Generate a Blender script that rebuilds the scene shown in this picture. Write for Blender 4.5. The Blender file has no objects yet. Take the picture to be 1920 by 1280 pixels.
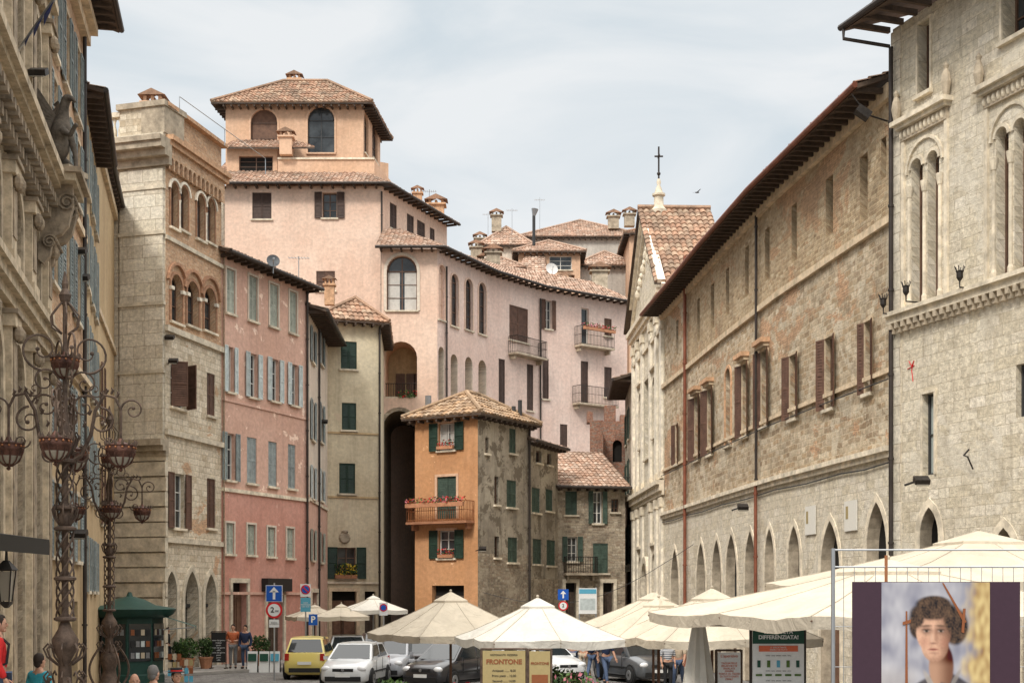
import bpy, bmesh, math, random
from mathutils import Vector, Matrix, noise as mnoise
R=random.Random(11)
F=2600.;HOR=1120.;H=3.0
pi=math.pi
def X(px,d): return (px-960)/F*d
def Z(py,d): return H+(HOR-py)/F*d
def W(px,py,d): return Vector((X(px,d),d,Z(py,d)))
sc=bpy.context.scene
COL=sc.collection
# ------------------------------------------------------------ materials
M={}
class NT:
    def __init__(s,name):
        m=bpy.data.materials.new(name);m.use_nodes=True;s.m=m;s.t=m.node_tree
        s.b=s.t.nodes['Principled BSDF'];M[name]=m
    def n(s,ty,**kw):
        x=s.t.nodes.new(ty)
        for k,v in kw.items():setattr(x,k,v)
        return x
    def l(s,a,b): s.t.links.new(a,b)
    def mix(s,f,a,b,blend='MIX'):
        x=s.n('ShaderNodeMix',data_type='RGBA',blend_type=blend)
        for i,v in ((0,f),(6,a),(7,b)):
            if isinstance(v,(int,float)): x.inputs[i].default_value=v
            elif isinstance(v,tuple): x.inputs[i].default_value=(*v[:3],1)
            else: s.l(v,x.inputs[i])
        return x.outputs[2]
    def ramp(s,v,stops):
        x=s.n('ShaderNodeValToRGB');e=x.color_ramp.elements
        while len(e)<len(stops): e.new(.5)
        for i,(p,c) in enumerate(stops):
            e[i].position=p;e[i].color=(*( (c,c,c) if isinstance(c,(int,float)) else c),1)
        s.l(v,x.inputs[0]);return x.outputs[0]
    def vec(s,coord='UV',scale=(1,1,1)):
        tc=s.n('ShaderNodeTexCoord');mp=s.n('ShaderNodeMapping');mp.inputs['Scale'].default_value=scale
        s.l(tc.outputs[coord],mp.inputs[0]);return mp.outputs[0]
    def noise(s,v,sc_,det=5,rough=.6,dist=0):
        x=s.n('ShaderNodeTexNoise');s.l(v,x.inputs['Vector']);x.inputs['Scale'].default_value=sc_
        x.inputs['Detail'].default_value=det;x.inputs['Roughness'].default_value=rough;x.inputs['Distortion'].default_value=dist
        return x
    def bump(s,h,st,dist=.02):
        x=s.n('ShaderNodeBump');x.inputs['Strength'].default_value=st;x.inputs['Distance'].default_value=dist
        s.l(h,x.inputs['Height']);s.l(x.outputs[0],s.b.inputs['Normal'])
    def out(s,c,rough=.85,metal=0,spec=.3):
        if isinstance(c,tuple): s.b.inputs['Base Color'].default_value=(*c[:3],1)
        else: s.l(c,s.b.inputs['Base Color'])
        s.b.inputs['Roughness'].default_value=rough;s.b.inputs['Metallic'].default_value=metal
        s.b.inputs['Specular IOR Level'].default_value=spec
def sc3(c,k): return tuple(x*k for x in c)
def plaster(name,c1,c2,streak=.35,patch=None,pc=(.3,.25,.2),coord='UV',bump=.3,dirt=(.16,.13,.1),pth=.6):
    a=NT(name);v=a.vec(coord)
    big=a.noise(v,.3,6,.65).outputs[0]
    c=a.mix(a.ramp(big,[(.4,0.),(.6,1.)]),c1,c2)
    vs=a.vec(coord,(2.0,.16,2.0) if coord=='UV' else (2,2,.16))
    st=a.noise(vs,1.,7,.7).outputs[0]
    sf=a.ramp(st,[(.48,0.),(.72,streak)])
    c=a.mix(sf,c,dirt)
    fine=a.noise(v,5,8,.7).outputs[0]
    c=a.mix(1.,c,a.ramp(fine,[(.3,.78),(.7,1.1)]),'MULTIPLY')
    med=a.noise(v,1.3,6,.7,.4).outputs[0]
    c=a.mix(a.ramp(med,[(.52,0.),(.68,.34)]),c,sc3(c1,.64))
    if patch:
        pn=a.noise(v,patch,8,.72,.3).outputs[0]
        c=a.mix(a.ramp(pn,[(pth,0.),(pth+.02,1.)]),c,a.mix(fine,pc,sc3(pc,1.6)))
    a.out(c,.92);a.bump(fine,bump,.03)
def masonry(name,cols,mortar,bw,bh,ms=.012,distort=.08,blotch=(.15,.12,.09),bam=.5,bump=.6,coord='UV',bsc=.5,over=None,brick=None,pits=0):
    a=NT(name);v=a.vec(coord)
    nz=a.noise(v,1.6,4,.6)
    sub=a.n('ShaderNodeVectorMath',operation='SUBTRACT');a.l(nz.outputs['Color'],sub.inputs[0]);sub.inputs[1].default_value=(.5,.5,.5)
    mul=a.n('ShaderNodeVectorMath',operation='SCALE');a.l(sub.outputs[0],mul.inputs[0]);mul.inputs['Scale'].default_value=distort
    add=a.n('ShaderNodeVectorMath',operation='ADD');a.l(v,add.inputs[0]);a.l(mul.outputs[0],add.inputs[1])
    def bk(w_,h_,m_):
        br=a.n('ShaderNodeTexBrick');a.l(add.outputs[0],br.inputs['Vector'])
        br.inputs['Color1'].default_value=(0,0,0,1);br.inputs['Color2'].default_value=(1,1,1,1);br.inputs['Mortar'].default_value=(.5,.5,.5,1)
        br.inputs['Scale'].default_value=1;br.inputs['Brick Width'].default_value=w_;br.inputs['Row Height'].default_value=h_
        br.inputs['Mortar Size'].default_value=m_;br.inputs['Mortar Smooth'].default_value=.3;br.squash=.7;br.squash_frequency=3;return br
    br=bk(bw,bh,ms);n=len(cols)
    c=a.ramp(br.outputs[0],[(i/(n-1)*.9+.05,cols[i]) for i in range(n)])
    c=a.mix(br.outputs['Fac'],c,mortar)
    f2=a.noise(v,7,8,.75).outputs[0]
    c=a.mix(1.,c,a.ramp(f2,[(.3,.58),(.66,1.2)]),'MULTIPLY')
    if over:
        on=a.noise(v,.35,8,.78,.6).outputs[0]
        c=a.mix(a.ramp(on,[(over[1],0.),(over[1]+.03,.78)]),c,a.mix(f2,sc3(over[0],.66),over[0]))
    if brick:
        b2=bk(.27,.075,.012);bc=a.mix(b2.outputs['Fac'],a.ramp(b2.outputs[0],[(0,sc3(brick[0],.7)),(1,sc3(brick[0],1.2))]),sc3(brick[0],1.3))
        bn=a.noise(a.vec(coord,(.6,1,1)),.42,7,.7,.8).outputs['Color'];se=a.n('ShaderNodeSeparateColor');a.l(bn,se.inputs[0])
        c=a.mix(a.ramp(se.outputs[1],[(brick[1],0.),(brick[1]+.02,.85)]),c,a.mix(1.,bc,a.ramp(f2,[(.3,.6),(.66,1.2)]),'MULTIPLY'))
    bl=a.noise(v,bsc,8,.75,.5).outputs[0]
    c=a.mix(a.ramp(bl,[(.48,0.),(.68,bam)]),c,blotch)
    st=a.noise(a.vec(coord,(1.6,.14,1.6) if coord=='UV' else (1.6,1.6,.14)),1.,8,.75).outputs[0]
    c=a.mix(a.ramp(st,[(.52,0.),(.74,bam)]),c,sc3(blotch,.8))
    if pits:
        hz=a.noise(a.vec(coord,(1.2,5,1)),2.4,7,.8).outputs[0];c=a.mix(a.ramp(hz,[(.54,0.),(.62,pits)]),c,sc3(blotch,.9))
    pit=a.noise(v,16,5,.8).outputs[0];c=a.mix(a.ramp(pit,[(.58,0.),(.66,.4)]),c,sc3(blotch,.8))
    a.out(c,.92)
    h=a.mix(br.outputs['Fac'],f2,(0,0,0))
    a.bump(h,bump,.06)
def simple(name,c,rough=.6,metal=0,var=.25,scale=4,bump=0,spec=.3):
    a=NT(name);v=a.vec('Object');n=a.noise(v,scale,6,.7).outputs[0]
    cc=a.mix(1.,c,a.ramp(n,[(.3,1-var),(.7,1+var)]),'MULTIPLY')
    oi=a.n('ShaderNodeObjectInfo');cc=a.mix(1.,cc,a.ramp(oi.outputs['Random'],[(0.,.82),(1.,1.12)]),'MULTIPLY')
    a.out(cc,rough,metal,spec)
    if bump:a.bump(n,bump,.02)
def flat(name,c,rough=.5): a=NT(name);v=a.vec('Object');n=a.noise(v,20,3).outputs[0];a.out(a.mix(1.,c,a.ramp(n,[(.3,.93),(.7,1.03)]),'MULTIPLY'),rough)
def tilemat(name,cols,dirt=(.14,.1,.07)):
    a=NT(name);tc=a.n('ShaderNodeTexCoord')
    wn=a.n('ShaderNodeTexWhiteNoise',noise_dimensions='2D');a.l(tc.outputs['UV'],wn.inputs['Vector'])
    n=len(cols);c=a.ramp(wn.outputs[0],[(i/(n-1),cols[i]) for i in range(n)])
    v=a.vec('Object');f=a.noise(v,9,6,.7).outputs[0]
    c=a.mix(1.,c,a.ramp(f,[(.3,.55),(.7,1.15)]),'MULTIPLY')
    b=a.noise(v,.7,7,.7).outputs[0];c=a.mix(a.ramp(b,[(.45,0.),(.62,.6)]),c,dirt)
    l2=a.noise(v,2.5,7,.75).outputs[0];c=a.mix(a.ramp(l2,[(.58,0.),(.68,.5)]),c,(.3,.27,.2))
    a.out(c,.9);a.bump(f,.4,.02)
tilemat('roof_tiles',[(.38,.2,.125),(.5,.3,.195),(.28,.15,.095),(.58,.42,.29),(.22,.15,.105),(.44,.25,.155)])
tilemat('roof_tiles_pale',[(.50,.31,.22),(.62,.43,.32),(.38,.22,.15),(.68,.53,.42),(.28,.19,.14),(.52,.31,.21)],(.22,.16,.12))
tilemat('roof_tiles_gold',[(.40,.24,.13),(.52,.35,.21),(.27,.16,.09),(.56,.42,.29),(.22,.14,.09)],(.14,.1,.065))
plaster('plaster_pink_pale',(.77,.575,.455),(.71,.50,.385),.32,dirt=(.4,.28,.21))
plaster('plaster_pink_cool',(.79,.62,.535),(.74,.55,.465),.32,dirt=(.4,.29,.25))
plaster('plaster_salmon',(.67,.43,.335),(.60,.37,.28),.42,1.1,(.66,.5,.4),dirt=(.38,.24,.19),pth=.6)
plaster('plaster_red',(.62,.33,.26),(.55,.27,.205),.42,.9,(.58,.4,.32),dirt=(.35,.17,.13),pth=.62)
plaster('plaster_cream',(.73,.64,.53),(.63,.53,.43),.5,1.0,(.5,.4,.32),pth=.6)
plaster('plaster_beige',(.70,.61,.44),(.58,.49,.34),.45,.8,(.44,.36,.26),dirt=(.25,.2,.14),pth=.62)
plaster('plaster_orange',(.60,.32,.16),(.53,.27,.125),.35,1.4,(.64,.4,.23),dirt=(.3,.15,.08),pth=.64)
plaster('plaster_apricot',(.71,.47,.32),(.63,.40,.26),.4,dirt=(.34,.21,.14))
plaster('plaster_ochre',(.58,.43,.25),(.48,.34,.19),.5)
plaster('plaster_grey',(.56,.52,.46),(.46,.42,.37),.5,.8,(.34,.3,.25))
plaster('plaster_old',(.47,.41,.32),(.27,.23,.18),.7,1.1,(.14,.115,.085),dirt=(.12,.1,.075),pth=.53)
masonry('rubble_old',[(.27,.21,.155),(.48,.4,.29),(.33,.24,.17),(.56,.48,.37)],(.38,.32,.24),.32,.14,.022,.18,(.11,.09,.068),.72,over=((.58,.49,.37),.52),bsc=.8)
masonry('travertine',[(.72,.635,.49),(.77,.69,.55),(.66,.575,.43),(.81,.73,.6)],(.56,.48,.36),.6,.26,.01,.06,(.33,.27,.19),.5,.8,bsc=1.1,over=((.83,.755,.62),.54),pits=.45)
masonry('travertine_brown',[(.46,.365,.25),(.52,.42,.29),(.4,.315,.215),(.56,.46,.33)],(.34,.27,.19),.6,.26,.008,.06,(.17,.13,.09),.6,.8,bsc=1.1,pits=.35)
masonry('ashlar',[(.69,.62,.49),(.75,.68,.56),(.63,.55,.43)],(.42,.35,.26),1.0,.5,.014,.02,(.3,.25,.19),.5,.5,bsc=.8,pits=.3)
masonry('ashlar_small',[(.68,.585,.44),(.76,.67,.53),(.55,.45,.32),(.73,.64,.5)],(.48,.4,.29),.5,.25,.014,.06,(.27,.21,.14),.5,.6,bsc=.7,brick=((.52,.31,.18),.6))
masonry('stone_mixed',[(.45,.33,.205),(.68,.56,.4),(.33,.23,.14),(.74,.63,.47),(.5,.355,.215)],(.58,.47,.33),.44,.18,.022,.18,(.2,.15,.095),.58,.9,over=((.77,.67,.51),.55),brick=((.5,.3,.175),.56),bsc=.6)
masonry('stone_upper',[(.44,.31,.185),(.6,.46,.3),(.35,.24,.14),(.63,.51,.35)],(.52,.4,.25),.36,.13,.02,.12,(.2,.135,.085),.55,.8,over=((.66,.53,.36),.56),brick=((.46,.28,.16),.54))
masonry('brick_warm',[(.54,.31,.175),(.64,.40,.235),(.44,.245,.14),(.66,.46,.3)],(.56,.43,.3),.27,.08,.012,.03,(.25,.16,.1),.4,.5,bsc=.8)
masonry('brick_red',[(.38,.13,.08),(.46,.19,.11),(.28,.09,.055),(.34,.23,.18)],(.36,.29,.22),.26,.08,.014,.08,(.1,.06,.045),.6,.8)
masonry('cobbles',[(.2,.19,.175),(.27,.25,.23),(.15,.14,.13)],(.1,.095,.09),.3,.16,.012,.02,(.08,.07,.065),.5,.5)
masonry('paving',[(.3,.28,.25),(.36,.33,.3),(.26,.24,.21)],(.15,.14,.12),.8,.5,.01,.01,(.12,.11,.1),.5,.3)
simple('limestone',(.63,.55,.425),.85,var=.4,scale=2.5,bump=.7)
simple('limestone_white',(.71,.645,.53),.85,var=.36,scale=2.5,bump=.6)
simple('limestone_dark',(.42,.35,.26),.9,var=.45,scale=2.5,bump=.7)
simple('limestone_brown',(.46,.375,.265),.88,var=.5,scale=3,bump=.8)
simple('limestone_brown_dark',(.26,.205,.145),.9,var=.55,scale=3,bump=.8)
simple('statue_stone',(.13,.108,.085),.9,var=.6,scale=5,bump=.8)
simple('sandstone_trim',(.56,.44,.3),.85,var=.4,scale=2.5,bump=.6)
simple('brick_trim',(.56,.34,.2),.85,var=.4,scale=6,bump=.6)
simple('brick_dark_trim',(.38,.21,.125),.85,var=.4,scale=6,bump=.6)
simple('wood_dark',(.08,.055,.04),.7,var=.4)
simple('wood_brown',(.15,.08,.05),.6,var=.35)
simple('shutter_brown',(.115,.06,.04),.65,var=.4,scale=3)
simple('shutter_dark_brown',(.07,.042,.032),.6,var=.35)
simple('shutter_green',(.018,.04,.027),.5,var=.35)
simple('shutter_sage',(.36,.38,.32),.65,var=.3)
simple('shutter_blue',(.50,.55,.54),.65,var=.25)
simple('shutter_slate',(.27,.305,.3),.65,var=.3)
simple('shutter_green_old',(.055,.085,.065),.65,var=.4)
simple('frame_white',(.62,.6,.55),.5,var=.12)
simple('frame_brown',(.13,.075,.05),.5,var=.3)
simple('frame_dark',(.045,.045,.045),.5)
simple('iron',(.04,.034,.03),.5,.4,.5,9,.4)
simple('iron_patina',(.10,.068,.05),.65,.3,.6,7,.6)
simple('copper_patina',(.095,.045,.033),.55,.4,.7,8,.6)
simple('gutter_red',(.24,.085,.05),.5,.2,.35,2)
simple('gutter_dark',(.05,.04,.035),.5,.3,.35,2)
simple('curtain',(.5,.48,.44),.9,var=.15)
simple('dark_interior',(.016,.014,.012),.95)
for nm,cc in (('canvas',(.575,.50,.39)),('canvas_white',(.62,.585,.515)),('canvas_seam',(.47,.41,.32))):
    a=NT(nm);v=a.vec('Object');n1=a.noise(v,1.2,6,.65,.5).outputs[0];c=a.mix(1.,cc,a.ramp(n1,[(.35,.84),(.65,1.04)]),'MULTIPLY');a.out(c,.85)
    w1=a.noise(v,2.6,5,.55,1.).outputs[0];a.bump(w1,.6,.1)
simple('steel',(.42,.43,.44),.35,.8,.1)
simple('tyre',(.02,.02,.02),.9)
simple('kiosk_green',(.022,.07,.055),.5,var=.25)
simple('terracotta',(.42,.2,.11),.9)
simple('leaf_dark',(.035,.07,.02),.7,var=.5,scale=12)
simple('leaf_light',(.08,.14,.035),.7,var=.4,scale=12)
simple('petal_red',(.5,.03,.03),.7);simple('petal_pink',(.6,.2,.24),.7);simple('petal_yellow',(.7,.5,.05),.7)
simple('dish',(.6,.58,.55),.5,var=.1);simple('dish_dark',(.12,.13,.14),.5)
for n,c in dict(sign_blue=(.01,.09,.42),sign_white=(.74,.74,.72),sign_red=(.6,.02,.025),ink=(.02,.02,.022),board_black=(.02,.02,.02),
    board_yellow=(.36,.28,.13),board_green=(.015,.07,.045),board_orange=(.66,.15,.07),panel_purple=(.045,.022,.035),
    poster_strap=(.24,.08,.03),plaque_stone=(.72,.69,.62),
    plate=(.75,.75,.72),flag_blue=(.02,.04,.16),cyan_sign=(.1,.36,.5),beige_box=(.5,.42,.3),rust=(.3,.12,.05)).items(): flat(n,c)
for n,c in dict(skin=(.5,.28,.19),hair_dark=(.03,.02,.015),hair_grey=(.16,.15,.14),hair_brown=(.1,.055,.03),cloth_red=(.6,.025,.025),cloth_orange=(.5,.13,.05),
    cloth_navy=(.02,.03,.07),cloth_light_blue=(.3,.45,.58),cloth_white=(.7,.68,.65),cloth_black=(.02,.02,.022),cloth_teal=(.04,.32,.4),cloth_jeans=(.07,.1,.17),cloth_grey=(.2,.2,.2),cloth_beige=(.45,.36,.26),shoe=(.04,.03,.025),eye=(.02,.015,.01)).items(): simple(n,c,.8,var=.2,scale=12)
a=NT('cloth_striped');v=a.vec('Object');w=a.n('ShaderNodeTexWave',bands_direction='Z');a.l(v,w.inputs[0]);w.inputs['Scale'].default_value=5;a.out(a.mix(a.ramp(w.outputs[0],[(.45,0.),(.55,1.)]),(.7,.7,.68),(.03,.04,.09)),.85)
for n,c in dict(paint_yellow=(.74,.6,.17),paint_white=(.66,.67,.67),paint_silver=(.34,.35,.37),paint_black=(.02,.02,.024),paint_dark_grey=(.07,.075,.08),paint_blue=(.04,.07,.16)).items():
    a=NT(n);a.out(c,.3,0,.5);a.b.inputs['Coat Weight'].default_value=.7;a.b.inputs['Coat Roughness'].default_value=.06
a=NT('lamp_clear');a.out((.75,.75,.75),.12,0,.6)
a=NT('lamp_red');a.out((.4,.015,.01),.15,0,.6)
a=NT('car_glass');a.out((.02,.025,.028),.06,0,.7)
a=NT('lamp_glass');a.out((.28,.25,.2),.25,0,.5)
a=NT('glass');v=a.vec('UV');n=a.noise(v,.9,4).outputs[0];a.out(a.ramp(n,[(.35,(.012,.014,.016)),(.7,(.07,.08,.085))]),.12,0,.6);a.bump(a.noise(v,1.5,2).outputs[0],.08,.03)
a=NT('glass_leaded');v=a.vec('UV');ck=a.n('ShaderNodeTexVoronoi',feature='DISTANCE_TO_EDGE');a.l(v,ck.inputs['Vector']);ck.inputs['Scale'].default_value=9;a.out(a.mix(a.ramp(ck.outputs['Distance'],[(.03,0.),(.08,1.)]),(.03,.03,.03),(.15,.155,.15)),.35)
a=NT('glass_frosted');a.out((.36,.4,.38),.4)
a=NT('poster_painting');vc=a.n('ShaderNodeVertexColor',layer_name='paint');a.out(vc.outputs[0],.45)
# ------------------------------------------------------------ mesh builder
class MB:
    def __init__(s): s.v=[];s.f=[];s.m=[];s.uv=[]
    def face(s,pts,mat,uv=None):
        b=len(s.v);s.v.extend([Vector(p) for p in pts]);s.f.append(tuple(range(b,b+len(pts))));s.m.append(mat)
        s.uv.append(uv if uv else [(0.3*i,0) for i in range(len(pts))])
    def box(s,c,size,mat,rz=0,ax=None):
        c=Vector(c);h=Vector(size)/2
        m=Matrix.Rotation(rz,3,'Z') if ax is None else ax
        P=[c+m@Vector((sx*h.x,sy*h.y,sz*h.z)) for sz in(-1,1) for sy in(-1,1) for sx in(-1,1)]
        for q,(w,hh) in (((0,1,5,4),(0,2)),((3,2,6,7),(0,2)),((2,0,4,6),(1,2)),((1,3,7,5),(1,2)),((4,5,7,6),(0,1)),((2,3,1,0),(0,1))):
            a=size[w];b=size[hh];s.face([P[i] for i in q],mat,[(0,0),(a,0),(a,b),(0,b)])
    def tube(s,pts,r,mat,n=6,cap=True):
        pts=[Vector(p) for p in pts];k=len(pts)
        rs=r if isinstance(r,(list,tuple)) else [r]*k
        rings=[];up=None
        for i in range(k):
            t=(pts[min(i+1,k-1)]-pts[max(i-1,0)]).normalized()
            if up is None: up=t.cross(Vector((0,0,1)));up=up if up.length>.1 else Vector((1,0,0))
            up=(up-t*up.dot(t)).normalized();w=t.cross(up)
            rings.append([pts[i]+(up*math.cos(2*pi*j/n)+w*math.sin(2*pi*j/n))*rs[i] for j in range(n)])
        for i in range(k-1):
            for j in range(n):
                j2=(j+1)%n;s.face([rings[i][j],rings[i][j2],rings[i+1][j2],rings[i+1][j]],mat)
        if cap: s.face(rings[0][::-1],mat);s.face(rings[-1],mat)
    def lathe(s,prof,c,mat,n=12,sq=0):
        c=Vector(c);rings=[]
        for r,z in prof:
            rings.append([c+Vector((r*math.cos(2*pi*(j+.5*sq)/n),r*math.sin(2*pi*(j+.5*sq)/n),z)) for j in range(n)])
        for i in range(len(prof)-1):
            for j in range(n):
                j2=(j+1)%n;s.face([rings[i][j],rings[i][j2],rings[i+1][j2],rings[i+1][j]],mat)
        s.face(rings[0][::-1],mat);s.face(rings[-1],mat)
    def ball(s,c,r,mat,nu=10,nv=7,rot=None):
        c=Vector(c);r=Vector(r) if not isinstance(r,(int,float)) else Vector((r,r,r));g=[]
        for i in range(nv+1):
            th=pi*i/nv;row=[]
            for j in range(nu):
                p=Vector((r.x*math.sin(th)*math.cos(2*pi*j/nu),r.y*math.sin(th)*math.sin(2*pi*j/nu),r.z*math.cos(th)))
                row.append(c+(rot@p if rot else p))
            g.append(row)
        for i in range(nv):
            for j in range(nu):
                j2=(j+1)%nu;q=[g[i+1][j],g[i+1][j2],g[i][j2],g[i][j]]
                if i==0:q=q[:3]
                elif i==nv-1:q=q[1:]
                s.face(q,mat)
    def data(s,off=Vector((0,0,0)),smooth=False,merge=False):
        me=bpy.data.meshes.new('mesh');me.from_pydata([v-off for v in s.v],[],s.f)
        names=[]
        for m in s.m:
            if m not in names:names.append(m)
        for m in names: me.materials.append(M[m])
        idx={m:i for i,m in enumerate(names)}
        me.polygons.foreach_set('material_index',[idx[m] for m in s.m])
        ul=me.uv_layers.new(name='UVMap');flatl=[]
        for u in s.uv:
            for p in u: flatl+= [p[0],p[1]]
        ul.data.foreach_set('uv',flatl)
        if smooth:
            bm=bmesh.new();bm.from_mesh(me);bmesh.ops.remove_doubles(bm,verts=bm.verts,dist=.0008);bm.to_mesh(me);bm.free()
            me.polygons.foreach_set('use_smooth',[True]*len(me.polygons))
            try: me.set_sharp_from_angle(angle=math.radians(50 if smooth is True else smooth))
            except Exception: pass
        me.update();return me
class Thing:
    def __init__(s,name,label,cat,loc=(0,0,0),rz=0,group=None,world=False):
        e=bpy.data.objects.new(name,None);COL.objects.link(e);e.location=loc;e.rotation_euler[2]=rz;e.empty_display_size=.3
        e['label']=label;e['category']=cat
        if group:e['group']=group
        s.e=e;s.off=Vector(loc) if world else Vector((0,0,0));s.mbs={};s.facs=[];s.sm={}
    def part(s,name,mb,parent=None,label=None,smooth=False):
        o=bpy.data.objects.new(name,mb.data(s.off,smooth) if isinstance(mb,MB) else mb)
        COL.objects.link(o);o.parent=parent or s.e
        if label:o['label']=label
        return o
    def mb(s,name,smooth=False):
        if name not in s.mbs:s.mbs[name]=MB()
        s.sm[name]=smooth
        return s.mbs[name]
    def done(s):
        for k,m in s.mbs.items():
            if m.f:s.part(k,m,smooth=s.sm[k])
def structure(name,mb):
    o=bpy.data.objects.new(name,mb.data());COL.objects.link(o);o['kind']='structure';o['label']=name.replace('_',' ')+' of the town square';return o
# ------------------------------------------------------------ facade
def archpts(u0,u1,z0,z1,kind,n=10):
    w=u1-u0
    if kind=='a':
        rh=min(w/2,(z1-z0)*.9);zs=z1-rh
        return [(u0+w/2-w/2*math.cos(pi*i/n),zs+rh*math.sin(pi*i/n)) for i in range(n+1)]
    if kind=='g':
        rh=min(w*.95,(z1-z0)*.9);zs=z1-rh;P=[]
        for i in range(n//2+1):
            a=(pi/3)*i/(n//2);P.append((u0+w*(1-math.cos(a)),zs+rh*math.sin(a)/math.sin(pi/3)))
        return P+[(u0+u1-p[0],p[1]) for p in P[-2::-1]]
    return [(u0,z1),(u1,z1)]
class Fac:
    def __init__(s,T,A,B,z0,z1,zones,off=0,uo=0,xy=False):
        s.A=Vector((X(*A),A[1])) if not xy else Vector(A)
        s.B=Vector((X(*B),B[1])) if not xy else Vector(B)
        s.t=(s.B-s.A).normalized();s.n=Vector((s.t.y,-s.t.x));s.L=(s.B-s.A).length
        s.A=s.A+s.n*off;s.B=s.B+s.n*off
        s.z0=z0;s.z1=z1;s.zones=zones if isinstance(zones,list) else [(1e9,zones)];s.ops=[];s.T=T;s.uo=uo
    def u(s,px):
        dx=(px-960)/F;return (s.A.y*dx-s.A.x)/(s.t.x-s.t.y*dx)
    def z(s,px,py): return Z(py,s.A.y+s.t.y*s.u(px))
    def P(s,u,z,o=0):
        q=s.A+s.t*u+s.n*o;return Vector((q.x,q.y,z))
    def box(s,mb,u0,u1,z0,z1,o0,o1,mat,cap=True):
        P=s.P
        mb.face([P(u0,z0,o1),P(u1,z0,o1),P(u1,z1,o1),P(u0,z1,o1)],mat,[(u0,z0),(u1,z0),(u1,z1),(u0,z1)])
        d=o1-o0
        mb.face([P(u0,z0,o0),P(u0,z0,o1),P(u0,z1,o1),P(u0,z1,o0)],mat,[(0,z0),(d,z0),(d,z1),(0,z1)])
        mb.face([P(u1,z0,o1),P(u1,z0,o0),P(u1,z1,o0),P(u1,z1,o1)],mat,[(0,z0),(d,z0),(d,z1),(0,z1)])
        mb.face([P(u0,z1,o1),P(u1,z1,o1),P(u1,z1,o0),P(u0,z1,o0)],mat,[(u0,0),(u1,0),(u1,d),(u0,d)])
        mb.face([P(u0,z0,o0),P(u1,z0,o0),P(u1,z0,o1),P(u0,z0,o1)],mat,[(u0,0),(u1,0),(u1,d),(u0,d)])
    def op(s,u0,u1,z0,z1,kind='r',depth=.25,back=None,rev=None):
        s.ops.append((u0,u1,z0,z1,kind,depth,back,rev))
    def zone(s,z):
        for zt,m in s.zones:
            if z<zt:return m
        return s.zones[-1][1]
    def build(s,mb):
        L=s.L;cl=lambda x:min(max(x,0),L)
        us=sorted(set([0,L]+[round(cl(v),4) for o in s.ops for v in o[:2]]))
        zs=sorted(set([s.z0,s.z1]+[round(min(max(v,s.z0),s.z1),4) for o in s.ops for v in o[2:4]]+[zt for zt,_ in s.zones if s.z0<zt<s.z1]))
        uo=s.uo
        for i in range(len(us)-1):
            for j in range(len(zs)-1):
                uc=(us[i]+us[i+1])/2;zc=(zs[j]+zs[j+1])/2
                if us[i+1]-us[i]<1e-3 or zs[j+1]-zs[j]<1e-3: continue
                if any(o[0]<uc<o[1] and o[2]<zc<o[3] for o in s.ops):continue
                a,b,c,d=us[i],us[i+1],zs[j],zs[j+1]
                mb.face([s.P(a,c),s.P(b,c),s.P(b,d),s.P(a,d)],s.zone(zc),[(a+uo,c),(b+uo,c),(b+uo,d),(a+uo,d)])
        for (u0,u1,z0,z1,k,dp,back,rev) in s.ops:
            if u1<0 or u0>L: continue
            m=rev or s.zone((z0+z1)/2)
            ap=archpts(u0,u1,z0,z1,k)
            if k!='r':
                for a,b in zip(ap,ap[1:]):
                    if b[0]-a[0]<1e-5: continue
                    mb.face([s.P(*a),s.P(*b),s.P(b[0],z1),s.P(a[0],z1)],s.zone((z0+z1)/2),[(a[0]+uo,a[1]),(b[0]+uo,b[1]),(b[0]+uo,z1),(a[0]+uo,z1)])
            loop=[(u0,z0)]+ap+[(u1,z0)]
            for a,b in zip(loop,loop[1:]+loop[:1]):
                l=math.hypot(b[0]-a[0],b[1]-a[1])
                if l<1e-5: continue
                mb.face([s.P(*a),s.P(*b),s.P(b[0],b[1],-dp),s.P(a[0],a[1],-dp)],m,[(0,a[1]),(l,b[1]),(l,b[1]+dp),(0,a[1]+dp)])
            if back: mb.face([s.P(a[0],a[1],-dp) for a in loop],back,[(a[0],a[1]) for a in loop])
    def ring(s,mb,u0,u1,z0,z1,kind,w,o1,mat,legs=True):
        ap=archpts(u0,u1,z0,z1,kind)
        if legs: ap=[(u0,z0)]+ap+[(u1,z0)]
        cx=(u0+u1)/2;out=[]
        for i,p in enumerate(ap):
            a=ap[max(i-1,0)];b=ap[min(i+1,len(ap)-1)];dx,dz=b[0]-a[0],b[1]-a[1];l=math.hypot(dx,dz) or 1
            nx,nz=-dz/l,dx/l
            if kind=='g' and abs(p[0]-cx)<1e-4: nx,nz=0,1.2
            out.append((p[0]+nx*w,p[1]+nz*w))
        if legs: out[0]=(u0-w,z0);out[-1]=(u1+w,z0)
        for i in range(len(ap)-1):
            a,b,c,d=ap[i],ap[i+1],out[i+1],out[i]
            mb.face([s.P(*a,o1),s.P(*b,o1),s.P(*c,o1),s.P(*d,o1)],mat,[a,b,c,d])
            mb.face([s.P(*d,o1),s.P(*c,o1),s.P(*c,0),s.P(*d,0)],mat,[d,c,c,d])
            mb.face([s.P(*b,o1),s.P(*a,o1),s.P(*a,0),s.P(*b,0)],mat,[b,a,a,b])
    def band(s,mb,z,steps,mat,ext=0,u0=None,u1=None):
        u0=-ext if u0 is None else u0;u1=s.L+ext if u1 is None else u1
        for a,b,o in steps: s.box(mb,u0,u1,z+a,z+b,0,o,mat)
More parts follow.
